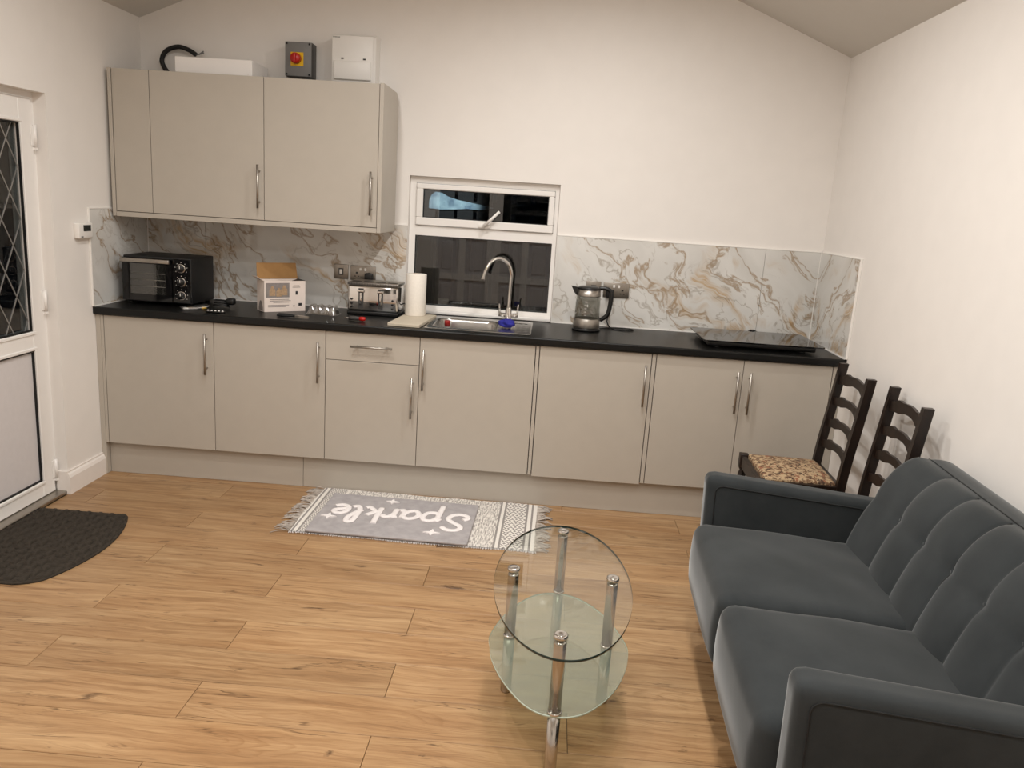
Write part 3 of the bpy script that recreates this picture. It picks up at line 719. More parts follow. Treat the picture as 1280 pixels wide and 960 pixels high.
for z in (.1, .135, .17): MB().tube([(-.14, .0028+.002, z), (.045, .0028+.002, z)], .0016, 6).build('rack_rail', 'steel', t)
B(-.184, .084, -.034, -.018, .228, .25, .004, 2).build('handle_bar', 'steel', dr)
for s in (-.16, .06): B(s-.006, s+.006, -.0185, -.006, .233, .246).build('handle_mount', 'black', dr)
for z in (.062, .135, .208):
    k = MB().lathe([(0, -.018), (.017, -.018), (.019, -.014), (.021, -.001), (0, -.001)], (.137, -.003, z), 20, 'y').build('knob', 'black', t)
    MB().lathe([(.0215, -.006), (.0245, -.005), (.0245, -.0005), (.0215, -.0005)], (.137, -.0025, z), 24, 'y').build('knob_ring', 'chrome', k)
    B(.1355, .1385, -.0225, -.0212, z, z+.016).build('pointer', 'white', k)
    for q in range(7):
        a = math.radians(-120+40*q); B(.137+.033*math.sin(a)-.0015, .137+.033*math.sin(a)+.0015, -.003, -.0021, z+.033*math.cos(a)-.0015, z+.033*math.cos(a)+.0015).build('dial_mark', 'white', t)
# opened carton, turned on the worktop
t = thing('product_carton', 'opened cream printed carton with its brown lid standing up', 'box', (.812, -.388, WT+.001), math.radians(41))
cw, cd, ch = .235, .105, .168; th = .002
m = MB(); m.box(0, cw, 0, th, 0, ch); m.box(0, cw, cd-th, cd, 0, ch); m.box(0, th, th, cd-th, 0, ch); m.box(cw-th, cw, th, cd-th, 0, ch); m.box(th, cw-th, th, cd-th, 0, th)
m.build('carton_body', 'boxwhite', t)
m = MB(); m.add([(0, cd, ch+.001), (cw, cd, ch+.001), (cw-.004, cd+.018, ch+.088), (.004, cd+.018, ch+.088), (0, cd+.003, ch+.001), (cw, cd+.003, ch+.001), (cw-.004, cd+.021, ch+.088), (.004, cd+.021, ch+.088)], [(0,1,2,3),(4,7,6,5),(0,4,5,1),(1,5,6,2),(2,6,7,3),(3,7,4,0)]); m.build('lid_flap', 'card', t)
m = MB(); m.add([(0, .004, ch), (0, cd-.004, ch), (-.035, cd-.015, ch+.022), (-.035, .015, ch+.022), (0, .004, ch+.002), (0, cd-.004, ch+.002), (-.035, cd-.015, ch+.024), (-.035, .015, ch+.024)], [(0,1,2,3),(4,7,6,5),(0,4,5,1),(1,5,6,2),(2,6,7,3),(3,7,4,0)]); m.build('side_flap', 'boxwhite', t)
m = MB(); m.add([(cw, .004, ch), (cw, cd-.004, ch), (cw-.06, cd-.01, ch-.02), (cw-.06, .01, ch-.02), (cw, .004, ch+.002), (cw, cd-.004, ch+.002), (cw-.06, cd-.01, ch-.018), (cw-.06, .01, ch-.018)], [(0,1,2,3),(4,7,6,5),(0,4,5,1),(1,5,6,2),(2,6,7,3),(3,7,4,0)]); m.build('side_flap', 'print_dark', t)
pic = B(.008, .142, -.0008, -.0002, .078, .158).build('picture', 'print_grey', t)
for x, z, s in ((.045, .088, 1.0), (.082, .084, .9), (.112, .09, 1.05)):
    P_ = [(x-.017*s, z), (x+.017*s, z), (x+.017*s, z+.03*s), (x+.008*s, z+.042*s), (x+.006*s, z+.052*s), (x-.006*s, z+.052*s), (x-.008*s, z+.042*s), (x-.017*s, z+.03*s)]
    MB().prism(P_, -.0014, -.0009, 'y').build('printed_jar', 'print_tan', pic)
for z, a, b in ((.066, .03, .14), (.058, .03, .15), (.050, .05, .14), (.140, .165, .2), (.132, .16, .205), (.034, .02, .14), (.026, .02, .12)): B(a, b, -.0008, -.0002, z, z+.003).build('printed_line', 'print_text', t)
B(.178, .19, -.0008, -.0002, .092, .112).build('printed_mark', 'print_dark', t); B(.195, .215, -.0008, -.0002, .03, .045).build('printed_mark', 'print_dark', t); B(.165, .172, -.0008, -.0002, .026, .034).build('printed_mark', 'print_dark', t)
P_ = [(.02+.03*math.cos(a_)+.03, .004+(.045 if 0 else 0)+.055*math.sin(a_)) for a_ in [PI*k/10 for k in range(11)]]
MB().prism(P_, -.0008, -.0002, 'x').build('printed_arch', 'print_grey', t)
# toaster
t = thing('toaster', 'polished chrome four-slot toaster with a ridged black rim', 'toaster', (1.372, -.245, WT+.001))
TW, TD, TH = .142, .19, .19
B(-TW-.002, TW+.002, .004, TD, .0, .022, .004, 2).build('base', 'black', t)
B(-TW, TW, 0, TD-.002, .0225, .165, .012, 3).build('body', 'chrome', t)
m = MB(); m.box(-TW-.001, TW+.001, -.001, TD-.001, .1655, TH-.008, .004, 2); top_ = m.build('top_plate', 'steel', t)
for i in range(44): x = -TW+.004+i*(2*TW-.008)/43; B(x-.0018, x+.0018, -.0035, -.0012, .167, TH-.010).build('rim_rib', 'darkgrey', top_)
for x in (-.10, -.035, .035, .10):
    for y in (.055, .13): B(x-.026, x+.026, y-.014, y+.014, TH-.0079, TH-.006).build('slot', 'black', top_) if y < .1 else None
for x in (-.065, .045):
    B(x-.014, x+.014, -.003, -.0003, .04, .15).build('lever_track', 'darkgrey', t)
    m = MB(); m.box(x-.017, x+.017, -.018, -.0032, .128, .142, .003, 2); m.box(x-.006, x+.006, -.012, -.0032, .06, .128, .003, 2); m.build('lever', 'chrome', t)
for x, zs in ((-.118, (.045, .065, .088)), (.112, (.045, .068, .09))):
    for z in zs: MB().lathe([(0, -.006), (.006, -.006), (.007, -.0003), (0, -.0003)], (x, 0, z), 12, 'y').build('button', 'black', t)
MB().tube(spline([(TW+.001, .10, .06), (TW+.022, .09, .07), (TW+.034, .09, .045), (TW+.028, .10, .015), (TW+.008, .13, .0045), (TW-.02, TD+.01, .0045)], 6), .0033, 8).build('cord', 'rubber', t)
# chopping board and paper roll
t = thing('chopping_board', 'pale beige chopping board lying beside the sink', 'chopping board', (1.622, -.30, WT+.0005), math.radians(-4))
B(-.085, .085, -.255, .165, 0, .016, .002).build('board', 'board', t)
t = thing('paper_roll', 'white roll of kitchen paper standing on the chopping board', 'paper roll', (1.606, -.205, WT+.017))
m = MB(); m.lathe([(.02, 0), (.056, 0), (.057, .002), (.057, .228), (.056, .23), (.02, .23)], (0, 0, 0), 36); m.build('paper', 'paper', t)
MB().lathe([(.0175, 0), (.0195, 0), (.0195, .231), (.0175, .231), (.0175, 0)], (0, 0, 0), 20).build('core', 'card', t)
# kettle
t = thing('electric_kettle', 'glass kettle with steel bands and black handle', 'kettle', (2.566, -.215, WT+.001))
MB().lathe([(0, 0), (.078, 0), (.079, .01), (.074, .016), (0, .016)], (0, 0, 0), 32).build('power_base', 'black', t)
MB().lathe([(0, .0165), (.073, .0165), (.074, .02), (.073, .065), (.071, .068), (0, .068)], (0, 0, 0), 32).build('lower_band', 'steel', t)
gb = MB().lathe([(.0705, .0685), (.070, .10), (.066, .19), (.0635, .19), (.0675, .10), (.068, .0685)], (0, 0, 0), 32).build('glass_body', 'kettleglass', t)
for k in range(5): B(-.02, -.008, -.0695, -.0688, .09+.018*k, .0915+.018*k).build('level_mark', 'white', gb)
MB().lathe([(.0665, .1905), (.067, .193), (.062, .228), (.058, .228), (.062, .1905)], (0, 0, 0), 32).build('upper_band', 'steel', t)
MB().lathe([(0, .2285), (.0635, .2285), (.063, .236), (.05, .243), (0, .245)], (0, 0, 0), 32).build('lid', 'black', t)
m = MB(); m.prism([(-.055, .236), (-.098, .241), (-.078, .205), (-.0685, .195), (-.062, .215)], -.018, .018, 'y'); m.build('spout', 'black', t)
hp = spline([(.056, 0, .235), (.095, -.002, .236), (.122, -.004, .215), (.122, -.004, .15), (.112, -.004, .095), (.085, -.002, .068), (.0745, 0, .06)], 8)
m = MB().tube(hp, .0105, 10, rs=[.0105*(1.0+.25*math.sin(PI*i/(len(hp)-1))) for i in range(len(hp))]); m.build('handle', 'black', t)
# induction hob lying loose at the end of the worktop
t = thing('portable_hob', 'black glass hob lying on the worktop in the corner', 'hob', (3.455, -.32, WT+.001))
for sx in (-1, 1):
    for sy in (-1, 1): MB().lathe([(0, 0), (.016, 0), (.015, .008), (0, .008)], (sx*.22, sy*.17, 0), 14).build('foot', 'rubber', t)
B(-.27, .285, -.19, .19, .0085, .036, .006, 2).build('housing', 'black', t)
m = MB(); m.prism(rrect(-.296, .322, -.225, .225, .018), .0365, .0425, 'z'); gl_ = m.build('glass_top', 'blackgloss', t)
MB().tube(spline([(.09, .19, .02), (.09, .215, .012), (.03, .232, .03), (.06, .245, .045), (.1, .24, .03)], 6), .0045, 8).build('cord', 'rubber', t)

# small clutter
t = thing('screw_bag', 'small clear packet with yellow and white contents beside the oven', 'packet', (.455, -.455, WT+.001), math.radians(38))
pk = MB().soft(-.07, .07, -.04, .04, 0, .016, .0065, 5, lambda p: Vector((p.x, p.y, p.z+.012*max(0, p.x/.07)**2))).build('wrapper', 'clearplastic', t)
for i, (x, y, c) in enumerate(((-.045, 0, 'white'), (-.02, .01, 'print_tan'), (0, -.01, 'steel'), (.02, .008, 'print_dark'), (.05, 0, 'yellow'), (-.02, -.014, 'print_grey'))):
    B(x-.012, x+.012, y-.009, y+.009, .002, .0095, .001).build('contents', c, pk)
t = thing('coiled_lead', 'black lead bundled beside the oven, its plug upright', 'cable', (.555, -.34, WT+.001))
pp = [(.045*math.cos(k*.7)*(1-.012*k), .03*math.sin(k*.7)*(1-.01*k), .006+.0016*k) for k in range(26)]
MB().tube(spline(pp, 4), .005, 8).build('cord', 'rubber', t)
B(.03, .075, -.02, .025, .02, .055, .008, 2).build('plug', 'black', t)
t = thing('stud_strip', 'short black strip holding a row of white studs', 'strip', (.60, -.53, WT+.001), math.radians(-3))
B(-.05, .05, -.012, .012, 0, .009, .003, 2).build('strip', 'black', t)
for k in range(5): MB().lathe([(0, .009), (.006, .009), (.005, .013), (0, .0145)], (-.04+.02*k, 0, 0), 10).build('stud', 'white', t)
t = thing('black_pliers', 'black hand tool lying in front of the carton', 'tool', (1.005, -.505, WT+.001), math.radians(-12))
MB().tube(spline([(-.085, .006, .009), (-.04, .012, .009), (0, .002, .009), (.03, 0, .008)], 6), .007, 8).build('grip', 'rubber', t)
MB().tube(spline([(-.08, -.016, .008), (-.04, -.014, .008), (0, -.003, .009), (.03, -.002, .008)], 6), .007, 8).build('grip', 'rubber', t)
m = MB(); m.prism([(.02, -.012), (.045, -.014), (.095, -.004), (.095, .004), (.045, .014), (.02, .012)], .003, .014, 'z'); m.build('jaw', 'steel', t)
t = thing('clear_tray', 'clear plastic blister tray standing in front of the toaster', 'tray', (1.118, -.315, WT+.001), math.radians(-3))
m = MB(); TWd = .085
m.grid(40, 20, lambda u, v: ((u-.5)*.17, (v-.5)*.10, .003+.05*sstep(.0, .12, min(u, 1-u))*sstep(0, .2, min(v, 1-v))*(.75+.25*abs(math.sin(u*4*PI)))))
m.build('blister', 'clearplastic', t)
for k in range(4): MB().lathe([(0, 0), (.012, 0), (.012, .03), (.008, .036), (0, .036)], (-.055+.036*k, -.005, .003), 12).build('compartment', 'clearplastic', t)
t = thing('screwdriver', 'stubby screwdriver with a grey grip and red end', 'screwdriver', (1.325, -.465, WT+.001), math.radians(-8))
MB().lathe([(0, -.03), (.011, -.03), (.013, -.01), (.011, .02), (.0085, .03), (0, .03)], (0, 0, .0132), 14, 'x').build('grip', 'darkgrey', t)
MB().lathe([(0, .0302), (.0105, .0302), (.0125, .045), (.010, .06), (0, .062)], (0, 0, .0132), 14, 'x').build('end_cap', 'red', t)
MB().lathe([(0, -.055), (.003, -.055), (.003, -.0302), (0, -.0302)], (0, 0, .0132), 8, 'x').build('blade', 'steel', t)

# ------------------------------------------------------------------ outside in the dark: panel, fence and lamp added for the blue window patch
t = thing('backing_fence', 'dark board fence added outside behind the window to carry the pale blue panel', 'fence', (1.9, 1.62, 0))  # added only to carry the pale blue panel
for k in range(16): B(-1.2+.15*k, -1.2+.146*k+.15*0+.146, 0, .02, 0, 1.9+.01*(k % 2)).build('fence_board', 'night', t)
B(-1.2, 1.2, .0205, .06, .3, .38).build('rail', 'night', t); B(-1.2, 1.2, .0205, .06, 1.5, 1.58).build('rail', 'night', t)
P_ = [(1.385, 1.51), (1.385, 1.57), (1.40, 1.61), (1.433, 1.635), (1.48, 1.63), (1.527, 1.605), (1.60, 1.585), (1.70, 1.57), (1.80, 1.555), (1.88, 1.54), (1.78, 1.517), (1.68, 1.522), (1.58, 1.512), (1.48, 1.505)]
o = MB().prism(P_, 1.595, 1.6195, 'y').build('blue_patch_panel', 'blue_patch')  # added panel, cut to the outline of the blue glow in the pane
tag(o, 'pale blue panel added outside, standing in for the blue patch in the upper pane', 'sheet')
t = thing('added_patch_light', 'small spot lamp added on the outer wall above the window to light the pale blue panel', 'added lamp', (1.75, .201, 2.1))  # added lamp, there only to light the pale blue panel
MB().lathe([(0, 0), (.04, 0), (.04, .03), (.02, .04), (0, .04)], (0, 0, 0), 16, 'y').build('wall_mount', 'black', t)
MB().tube([(0, .04, 0), (0, .09, -.02), (-.02, .13, -.05)], .03, 12, rs=[.015, .02, .035]).build('lamp_head', 'black', t)
ld = bpy.data.lights.new('added_patch_spot', 'SPOT'); ld.energy = 130; ld.color = (.75, .88, 1.0); ld.spot_size = math.radians(24); ld.spot_blend = .6; ld.shadow_soft_size = .03
lo = bpy.data.objects.new('added_patch_spot_lamp', ld); COL.objects.link(lo); lo.parent = t; lo.location = (-.025, .15, -.065)
lo.rotation_euler = Vector((1.53-1.725, 1.6-.35, 1.56-2.035)).to_track_quat('-Z', 'Y').to_euler()

# ================================================================== FLOOR THINGS
# doormat with a woven relief
t = tag(MB().build('x', None) if False else bpy.data.objects.new('door_mat', None), 'dark woven door mat with a rounded side by the white door', 'door mat'); COL.objects.link(t); t.location = (-.03, -1.12, .0008)
def mat_right(v):  # v 0 far .. 1 near, relative to x=-.03
    base = .43+.095*math.sin(PI*min(1, v*1.02))**.8 if v < .98 else .43
    c = .07; L = .74
    d = min(v, 1-v)*L
    if v > .5 and d < c: base -= c-math.sqrt(max(0, c*c-(c-d)**2))
    if v <= .5 and d < .02: base -= .02-math.sqrt(max(0, .02**2-(.02-d)**2))
    return base
def weave(x, y):
    s = .028; i = math.floor(x/s+.5*math.floor(y/(s*1.6))); a = (x/s+.5*math.floor(y/(s*1.6))) % 1; b = (y/(s*1.6)) % 1
    if (i+math.floor(y/(s*1.6))) % 2: return .012*(1-(2*a-1)**4)*(1-(2*b-1)**4)
    return .0035*(1-(2*a-1)**4)+.002*abs(math.sin(b*PI*3))
def matfn(u, v):
    x = u*mat_right(v); y = -v*.74; ed = min(u, 1-u, v, 1-v)
    return (x, y, .0035+(weave(x, y) if ed > .018 else .004*(ed > .0005)))
m = MB(); m.grid(130, 200, matfn, False); m.build('woven_face', 'doormat', t)
m = MB(); m.prism([(mat_right(v/40)*1.0, -v/40*.74) for v in range(41)]+[(0, -.74), (0, 0)], 0, .0034, 'z'); m.build('backing', 'rubber', t)

# woven rug with fringe
t = thing('woven_rug', 'pale woven rug with geometric end bands and grey fringe', 'rug', (1.785, -.866, .0005), math.radians(-.6))
RL, RW = .585, .298
m = MB()
def rugp(u, v, z): 
    x = (u-.5)*2*RL; y = (v-.5)*2*RW; return (x+.006*math.sin(7*v+1), y+.004*math.sin(9*u)+.003*math.sin(23*u), z+.0012*math.sin(11*u+5*v)*math.sin(6*v)+.0012)
m.grid(60, 30, lambda u, v: rugp(u, v, .006)); m.grid(60, 30, lambda u, v: rugp(u, v, .0))
m.build('rug_body', 'rug', t)
fr = MB(); rr = random.Random(5)
for s in (-1, 1):
    for k in range(95):
        y = -RW+.004+(2*RW-.008)*k/94+rr.uniform(-.003, .003); L = rr.uniform(.045, .085); a = rr.gauss(0, .35)+.45*math.sin(k*.33)
        x0 = s*(RL-.004); P_ = [(x0, y, .006), (x0+s*L*.4, y+L*.25*math.sin(a), .009), (x0+s*L*.75, y+L*.6*math.sin(a+.2), .006), (x0+s*L, y+L*.8*math.sin(a), .0035)]
        fr.tube(spline(P_, 2), .0022, 4)
    for k in range(14):
        pass
o = fr.build('fringe', 'fringe', t); o['kind'] = 'stuff'
ed = MB()
for v, s in ((0, -1), (1, 1)):
    for k in range(150):
        u = k/149; p = rugp(u, v, .004); L = rr.uniform(.006, .013); ed.tube([p, (p[0]+rr.uniform(-.003, .003), p[1]+s*L, .002)], .0022, 4)
o = ed.build('selvedge_tufts', 'whitepile', t); o['kind'] = 'stuff'
# tufted mat with lettering lying on the rug
BX, BY = 1.668, -.917
t = thing('tufted_mat', 'grey tufted mat reading Sparkle in white script, lying on the woven rug', 'mat', (BX, BY, .0090), math.radians(-1.2))
def bm_(x):
    q = x.copy()
    if q.z > .006: q.z += .0012*math.sin(140*q.x+3*math.sin(60*q.y))*math.sin(120*q.y+2*math.sin(50*q.x))
    return q
MB().soft(-.388, .388, -.252, .252, 0, .013, .006, 60, bm_).build('pile', 'pile', t)
# script lettering, strokes in letter units (x to the right, y up), read from the kitchen side
LET = [
 (0.0, [[(.95, 1.62), (.72, 1.86), (.35, 1.88), (.12, 1.62), (.22, 1.30), (.52, 1.02), (.78, .68), (.70, .25), (.36, .02), (.02, .12), (-.08, .42), (.12, .62)]]),
 (1.18, [[(.02, .72), (.12, .95), (.10, .3), (.06, -.85)], [(.12, .62), (.34, .98), (.68, .98), (.80, .58), (.62, .12), (.30, .05), (.12, .25)]]),
 (2.16, [[(.74, .80), (.46, 1.0), (.12, .78), (.06, .34), (.28, .02), (.58, .2), (.74, .62), (.76, .95)], [(.76, .95), (.74, .35), (.84, .05), (1.0, .15)]]),
 (3.18, [[(.0, .85), (.14, .9), (.14, .45), (.12, .02)], [(.13, .5), (.30, .9), (.54, .98), (.62, .82)]]),
 (3.92, [[(.10, 1.85), (.12, 1.0), (.10, .02)], [(.62, .98), (.36, .62), (.12, .5)], [(.22, .56), (.42, .3), (.68, .02), (.84, .10)]]),
 (4.86, [[(.0, .45), (.22, .8), (.42, 1.35), (.38, 1.85), (.16, 1.8), (.10, 1.2), (.12, .4), (.28, .02), (.50, .15)]]),
 (5.45, [[(.02, .35), (.36, .48), (.64, .68), (.56, .96), (.26, .98), (.06, .66), (.12, .2), (.42, .0), (.74, .18)]])]
sc = .109; x_start = .345; y_base = .03
for ox, strokes in LET:
    m = MB()
    for st in strokes:
        P_ = spline([(x_start-(ox+px)*sc, y_base-(py-.55)*sc, .0155) for px, py in st], 6)
        n_ = len(P_); V = []
        m.tube([(p.x, p.y, .0132) for p in P_], .0165, 8)
    # flatten the strokes into low tufts
    m.v = [(x, y, max(.0125, .0132+(z-.0132)*.4)) for x, y, z in m.v]
    m.build('letter', 'whitepile', t)
for x, y, s in ((-.06, .185, .037), (-.325, -.072, .04), (.205, -.165, .042)):
    P_ = []
    for k in range(16):
        a = 2*PI*k/16; r_ = s*(1 if k % 4 == 0 else (.62 if False else .34 if k % 4 == 2 else .5)); P_.append((x+r_*math.cos(a), y+r_*math.sin(a)))
    MB().prism(P_, .0125, .0182, 'z').build('star', 'whitepile', t)

# oval glass coffee table
t = thing('glass_coffee_table', 'oval two-tier glass coffee table on four chrome posts', 'coffee table', (2.455, -2.29, .0005))
ov = [(.216*math.cos(2*PI*k/72), -.028+.452*math.sin(2*PI*k/72)) for k in range(72)]
m = MB(); m.prism(ov, .425, .433, 'z', True); me = m.mesh('glass_top'); me.materials.append(MT['glass']); me.materials.append(MT['glassedge'])
for p in me.polygons: p.material_index = 1 if abs(p.normal.z) < .5 else 0
link('glass_top', me, None, t)
half = [(-.217, -.052), (-.206, -.123), (-.177, -.208), (-.138, -.285), (-.096, -.345), (-.049, -.380), (.005, -.389), (.056, -.375), (.1, -.34), (.146, -.28), (.184, -.206), (.214, -.114), (.227, -.034), (.226, .018), (.208, .056)]
fr_ = [(x, y) for x, y in half if y < -.06]
sh = [(x, y, 0) for x, y in half[:-1]]+[(x*.97, -.012-y*.915, 0) for x, y in reversed(fr_)]+[(-.222, .005, 0)]
sh = [(p.x, p.y) for p in spline(sh, 4, True)]
m = MB(); m.prism(sh, .195, .2015, 'z', True); me = m.mesh('frosted_shelf'); me.materials.append(MT['frosted']); me.materials.append(MT['frostededge'])
for p in me.polygons: p.material_index = 1 if abs(p.normal.z) < .5 else 0
link('frosted_shelf', me, None, t)
for x, y in ((-.157, .018), (.006, .355), (.16, .004), (-.009, -.372)):
    lg = MB().lathe([(0, .0), (.016, .0), (.018, .004), (.018, .1945), (0, .1945)], (x, y, 0), 24).build('leg', 'satin', t)
    MB().lathe([(0, .202), (.018, .202), (.018, .418), (.0165, .4245), (0, .4245)], (x, y, 0), 24).build('upper_post', 'satin', lg)
    MB().lathe([(.0184, .2018), (.021, .2022), (.021, .2075), (.0184, .209)], (x, y, 0), 24).build('collar', 'chrome', lg)
    MB().lathe([(0, .4335), (.0195, .4335), (.0205, .436), (.020, .4445), (.015, .447), (.006, .444), (0, .4435)], (x, y, 0), 24).build('cap', 'chrome', lg)

# ================================================================== SOFA (local: x = depth from the front, y = along the length, far end positive)
SL = .71
TH_ = math.radians(-2.6)
t = thing('sofa', 'two-seat grey velvet sofa with a button-tufted back', 'sofa', (2.985, -2.415, .0005), TH_)
AZ = .642; AT = .10; BI = SL-AT       # arm top at the front, arm thickness, inner half length
MB().soft(-.01, .74, -BI-.02, BI+.02, .135, .300, .02, 8).build('base', 'velvet', t)
def arm_shape(x, y, z, s):
    k = (z-.13)/(AZ-.13)
    return (x+(.012*(1-k) if x < .35 else 0), y+s*.012*k, z-.055*k*max(0, x)/.7)
def arm(s):
    y0, y1 = (BI, SL) if s > 0 else (-SL, -BI)
    a = MB().soft(-.03, .72, y0, y1, .13, AZ, .032, 16, lambda p: Vector(arm_shape(p.x, p.y, p.z, s))).build('arm', 'velvet', t)
    for sd in (0, 1):
        y = (y1+.0012 if sd else y0-.0012) if s > 0 else (y0-.0012 if sd else y1+.0012)
        ins = .032; x0 = -.03+ins; r_ = .03
        pth = [(x0, .16)]+[(x0+r_-r_*math.cos(a_), AZ-ins-r_+r_*math.sin(a_)) for a_ in [PI/2*k/6 for k in range(7)]]+[(.68, AZ-ins)]
        P_ = []
        for i in range(len(pth)-1):
            n_ = 8 if i in (0, len(pth)-2) else 1
            for q in range(n_): f = q/n_; P_.append((pth[i][0]*(1-f)+pth[i+1][0]*f, pth[i][1]*(1-f)+pth[i+1][1]*f))
        P_.append(pth[-1])
        MB().tube([arm_shape(x, y, z, s) for x, z in P_], .0024, 6).build('piping', 'seam', a)
arm(1); arm(-1)
def cushion(y0, y1, seed):
    rr = random.Random(seed); ph = [rr.uniform(0, 6.28) for _ in range(4)]
    cy = (y0+y1)/2; hy = (y1-y0)/2
    def fn(p):
        p = p.copy(); a = max(-1, min(1, (p.x-.235)/.31)); b = max(-1, min(1, (p.y-cy)/hy))
        k = max(0, (p.z-.30)/.165)
        p.z += k*.020*(1-a*a)*(1-b*b)**.7-k*.022*(p.x/.5)
        if p.x < .12: p.x -= .020*math.sin(PI*max(0, min(1, (p.z-.22)/.25)))*(1-b**4)
        p.z += k*.0020*math.sin(19*p.x+ph[0]+5*p.y)*math.sin(17*p.y+ph[1])
        return p
    return MB().soft(-.062, .55, y0, y1, .225, .470, .042, 28, fn).build('seat_cushion', 'velvet', t)
cushion(-.0185, BI-.004, 1); cushion(-BI+.004, -.0215, 2)
# front apron under the cushions
# back: profile (depth, height) with tufted front
prof = [(.485, .36), (.497, .44), (.522, .52), (.552, .60), (.585, .675), (.622, .735), (.668, .778), (.72, .797), (.775, .797), (.815, .775), (.832, .72), (.835, .5), (.835, .16)]
pr = spline([(a, 0, b) for a, b in prof], 7)
dist = [0]
for i in range(1, len(pr)): dist.append(dist[-1]+(pr[i]-pr[i-1]).length)
def prof_at(sv):
    for i in range(1, len(pr)):
        if dist[i] >= sv or i == len(pr)-1:
            f = (sv-dist[i-1])/max(1e-9, dist[i]-dist[i-1]); q = pr[i-1].lerp(pr[i], max(0, min(1, f))); tg = (pr[i]-pr[i-1]).normalized(); return q, Vector((-tg.z, 0, tg.x))
def s_at_z(z):
    for i in range(1, len(pr)):
        if pr[i].z >= z: return dist[i]
S0, SBt, ST = s_at_z(.43), s_at_z(.630), s_at_z(.793)
pitch = .197; SC = -.032; seams = [SC-2*pitch, SC-pitch, SC, SC+pitch, SC+2*pitch]
def tuft(y, sv):
    if sv > ST+.02: return 0.0
    ys = [-BI]+seams+[BI]
    for a, b in zip(ys[:-1], ys[1:]):
        if a <= y <= b:
            f = (y-a)/(b-a); w_ = b-a
            if a == -BI: f = .5+.5*f if True else f
            if b == BI and a != -BI: f = .5*f
            c = math.sin(PI*max(0, min(1, f))) if True else 0
            break
    else: c = 0
    c = max(0, c)**.38
    if sv < SBt: rr_ = math.sin(PI*(.28+.72*max(0, (sv-S0)/(SBt-S0)))) if sv > S0 else .75
    else: rr_ = math.sin(PI*max(0, min(1, (sv-SBt)/(ST+.03-SBt)))) 
    rr_ = max(0, rr_)**.5
    fade = 1-sstep(ST-.03, ST+.02, sv)
    bd = min((y-q_)**2 for q_ in seams)+(sv-SBt)**2
    return (.021*c*(.50+.50*rr_)-.007*math.exp(-bd/.0006))*fade
NU, NV = 190, 74
tot = dist[-1]
def backfn(u, v):
    y = -BI+2*BI*u; sv = tot*(v**1.25)
    q, n = prof_at(sv)
    d = tuft(y, sv)
    e = BI-abs(y); rr_ = .055
    if e < rr_:
        k = rr_-math.sqrt(max(0, rr_*rr_-(rr_-e)**2)); d -= k
    p = q+n*d
    return (p.x, y, p.z)
m = MB(); m.grid(NU, NV, backfn)
for u in (0, 1):
    ring = [backfn(u, j/NV) for j in range(NV+1)]; k = len(m.v); m.v += ring; m.f.append(tuple(range(k, k+NV+1))); m.sm.append(False)
bk = m.build('backrest', 'velvet', t)
for y in seams:
    P_ = []
    for k in range(40):
        sv = S0-.03+(ST-S0+.03)*k/39; q, n = prof_at(sv); p = q+n*(tuft(y, sv)+.0026); P_.append((p.x, y, p.z))
    MB().tube(P_, .0022, 5).build('seam', 'seam', bk)
    q, n = prof_at(SBt); c = q-n*.006
    MB().lathe([(0, -.004), (.009, -.003), (.0105, 0), (.007, .003), (0, .004)], (0, 0, 0), 12, 'x').build('button', 'velvet', bk, (c.x, y, c.z))
P_ = []
for k in range(41):
    y = -BI+.01+(2*BI-.02)*k/40; q, n = prof_at(ST+.012); e = BI-abs(y); kk = .055-math.sqrt(max(0, .055**2-(.055-e)**2)) if e < .055 else 0
    p = q+n*(.0012+tuft(y, ST+.012)-kk); P_.append((p.x, y, p.z))
MB().tube(P_, .0022, 5).build('seam', 'seam', bk)
for x, y in ((.10, SL-.13), (.10, -SL+.13), (.66, SL-.13), (.66, -SL+.13)):
    MB().lathe([(0, 0), (.012, 0), (.02, .125), (.022, .1345), (0, .1345)], (x, y, 0), 14).build('leg', 'darkwood', t)

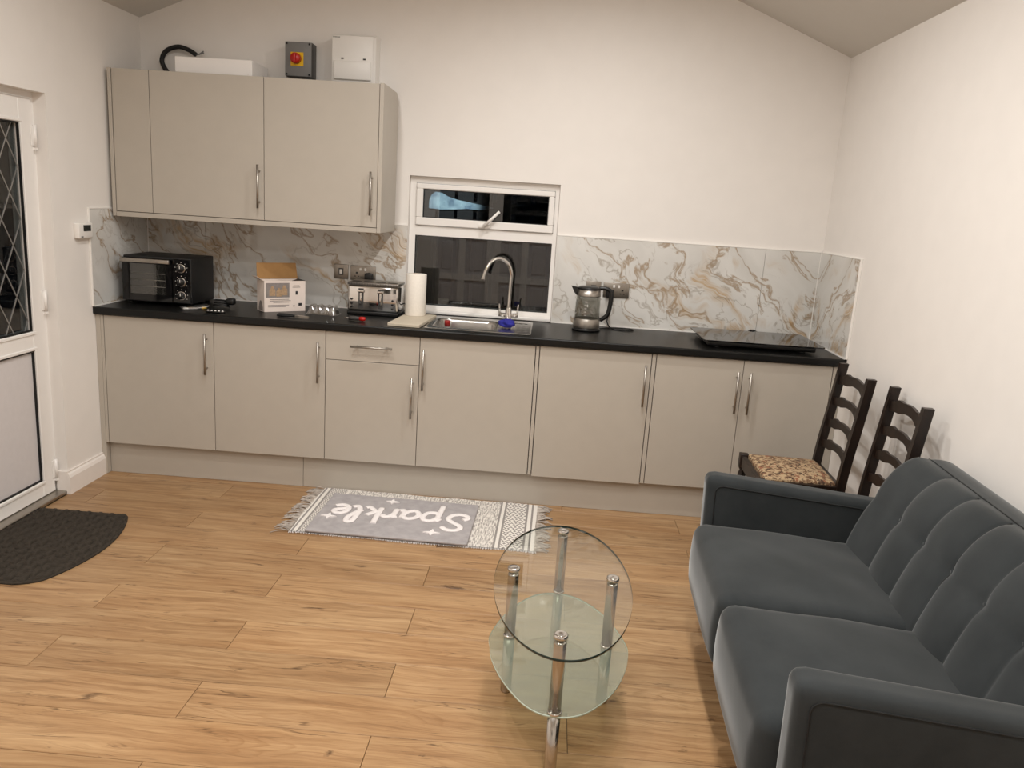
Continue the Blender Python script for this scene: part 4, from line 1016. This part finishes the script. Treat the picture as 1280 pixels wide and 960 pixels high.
# ================================================================== LADDER-BACK CHAIRS (local: +x front, y across)
def make_chair():
    t = thing('ladder_back_chair', 'x', 'chair', (0, 0, 0), 0, 'ladder-back chairs by the wall')
    hw, sd = .192, .37; sz = .435
    def post(s):
        path = [(-.02, 0), (0, .18), (.0, .40), (-.012, .55), (-.034, .72), (-.060, .937)]
        P_ = spline([(a-sd/2+.02, s*(hw-.004), b) for a, b in path], 6); m = MB()
        V = []; 
        for p in P_:
            for dx, dy in ((-.019, -.015), (.019, -.015), (.019, .015), (-.019, .015)): V.append((p.x+dx, p.y+dy, p.z))
        n = len(P_); Fc = [(i*4+k, i*4+(k+1) % 4, i*4+4+(k+1) % 4, i*4+4+k) for i in range(n-1) for k in range(4)]+[(3, 2, 1, 0), tuple((n-1)*4+k for k in range(4))]
        m.add(V, Fc); b = MB()
        return m.build('rear_post', 'darkwood', t)
    for s in (-1, 1): post(s)
    for zc, hgt in ((.870, .060), (.762, .052), (.655, .052), (.55, .052)):
        xb = -sd/2+.02-.012-(zc-.55)*.118
        n = 28; V = []; 
        for i in range(n+1):
            f = i/n; y = (-1+2*f)*(hw-.017); g = abs(2*f-1)
            bow = -.020*(1-g*g)
            topz = zc+hgt*.5*(.35+.65*math.cos(PI*g*.5)**1.5)+.010*math.exp(-((g-.62)/.13)**2)
            botz = zc-hgt*.55+.020*math.cos(PI*g*.5)**1.2-.006*math.exp(-((g-.55)/.16)**2)
            for dx, z in ((-.006, botz), (.006, botz), (.006, topz), (-.006, topz)): V.append((xb+bow+dx, y, z))
        Fc = [(i*4+k, i*4+(k+1) % 4, i*4+4+(k+1) % 4, i*4+4+k) for i in range(n) for k in range(4)]+[(3, 2, 1, 0), tuple(n*4+k for k in range(4))]
        MB().add(V, Fc).build('back_slat', 'darkwood', t)
    fx = sd/2; fhw = hw
    leg = [(0, 0), (.012, 0), (.015, .03), (.011, .06), (.017, .10), (.019, .16), (.013, .19), (.018, .21), (.020, .235), (.013, .25), (.0155, .27), (.021, .31), (.020, .345), (.013, .362), (.018, .372), (0, .372)]
    for s in (-1, 1):
        g = MB().lathe(leg, (fx-.0, s*(fhw-.0), 0), 14).build('front_leg', 'darkwood', t)
        B(fx-.021, fx+.021, s*fhw-.021, s*fhw+.021, .3722, sz+.012, .004, 2).build('leg_block', 'darkwood', g)
    B(fx-.010, fx+.014, -fhw+.0215, fhw-.0215, sz-.055, sz+.004, .003).build('seat_rail', 'darkwood', t)
    B(-sd/2+.005, -sd/2+.03, -hw+.009, hw-.009, sz-.05, sz+.004, .003).build('seat_rail', 'darkwood', t)
    for s in (-1, 1):
        m = MB(); a = (-sd/2+.037, s*(hw-.004)); b = (fx-.0215, s*fhw); w_ = .011
        m.prism([(a[0], a[1]-w_), (b[0], b[1]-w_), (b[0], b[1]+w_), (a[0], a[1]+w_)], sz-.055, sz+.004, 'z'); m.build('seat_rail', 'darkwood', t)
        MB().tube([(-sd/2+.03, s*(hw-.004), .16), (fx-.012, s*fhw, .15)], .009, 10).build('stretcher', 'darkwood', t)
    MB().tube([(0, -hw-.002, .155), (0, hw+.002, .155)], .009, 10).build('stretcher', 'darkwood', t)
    def seat(p):
        p = p.copy(); f = (p.x+sd/2)/sd; p.y *= (hw-.018+.008*f)/.18; a = p.x/(sd/2); b = p.y/.19
        if p.z > sz: p.z += .016*max(0, 1-a*a)*max(0, 1-b*b)
        return p
    MB().soft(-sd/2+.034, sd/2-.016, -.18, .18, sz-.02, sz+.016, .012, 16, seat).build('seat_pad', 'floral', t)
    return t
c1 = make_chair(); c1.location = (3.55, -.985, .0005); c1.rotation_euler = (0, 0, PI+math.radians(-2))
c2 = copy_tree(c1); c2.location = (3.578, -1.478, .0005); c2.rotation_euler = (0, 0, PI+math.radians(-5))
c1['label'] = 'dark ladder-back chair with floral seat in front of the double cabinet'
c2['label'] = 'dark ladder-back chair tucked between the sofa arm and the other chair'
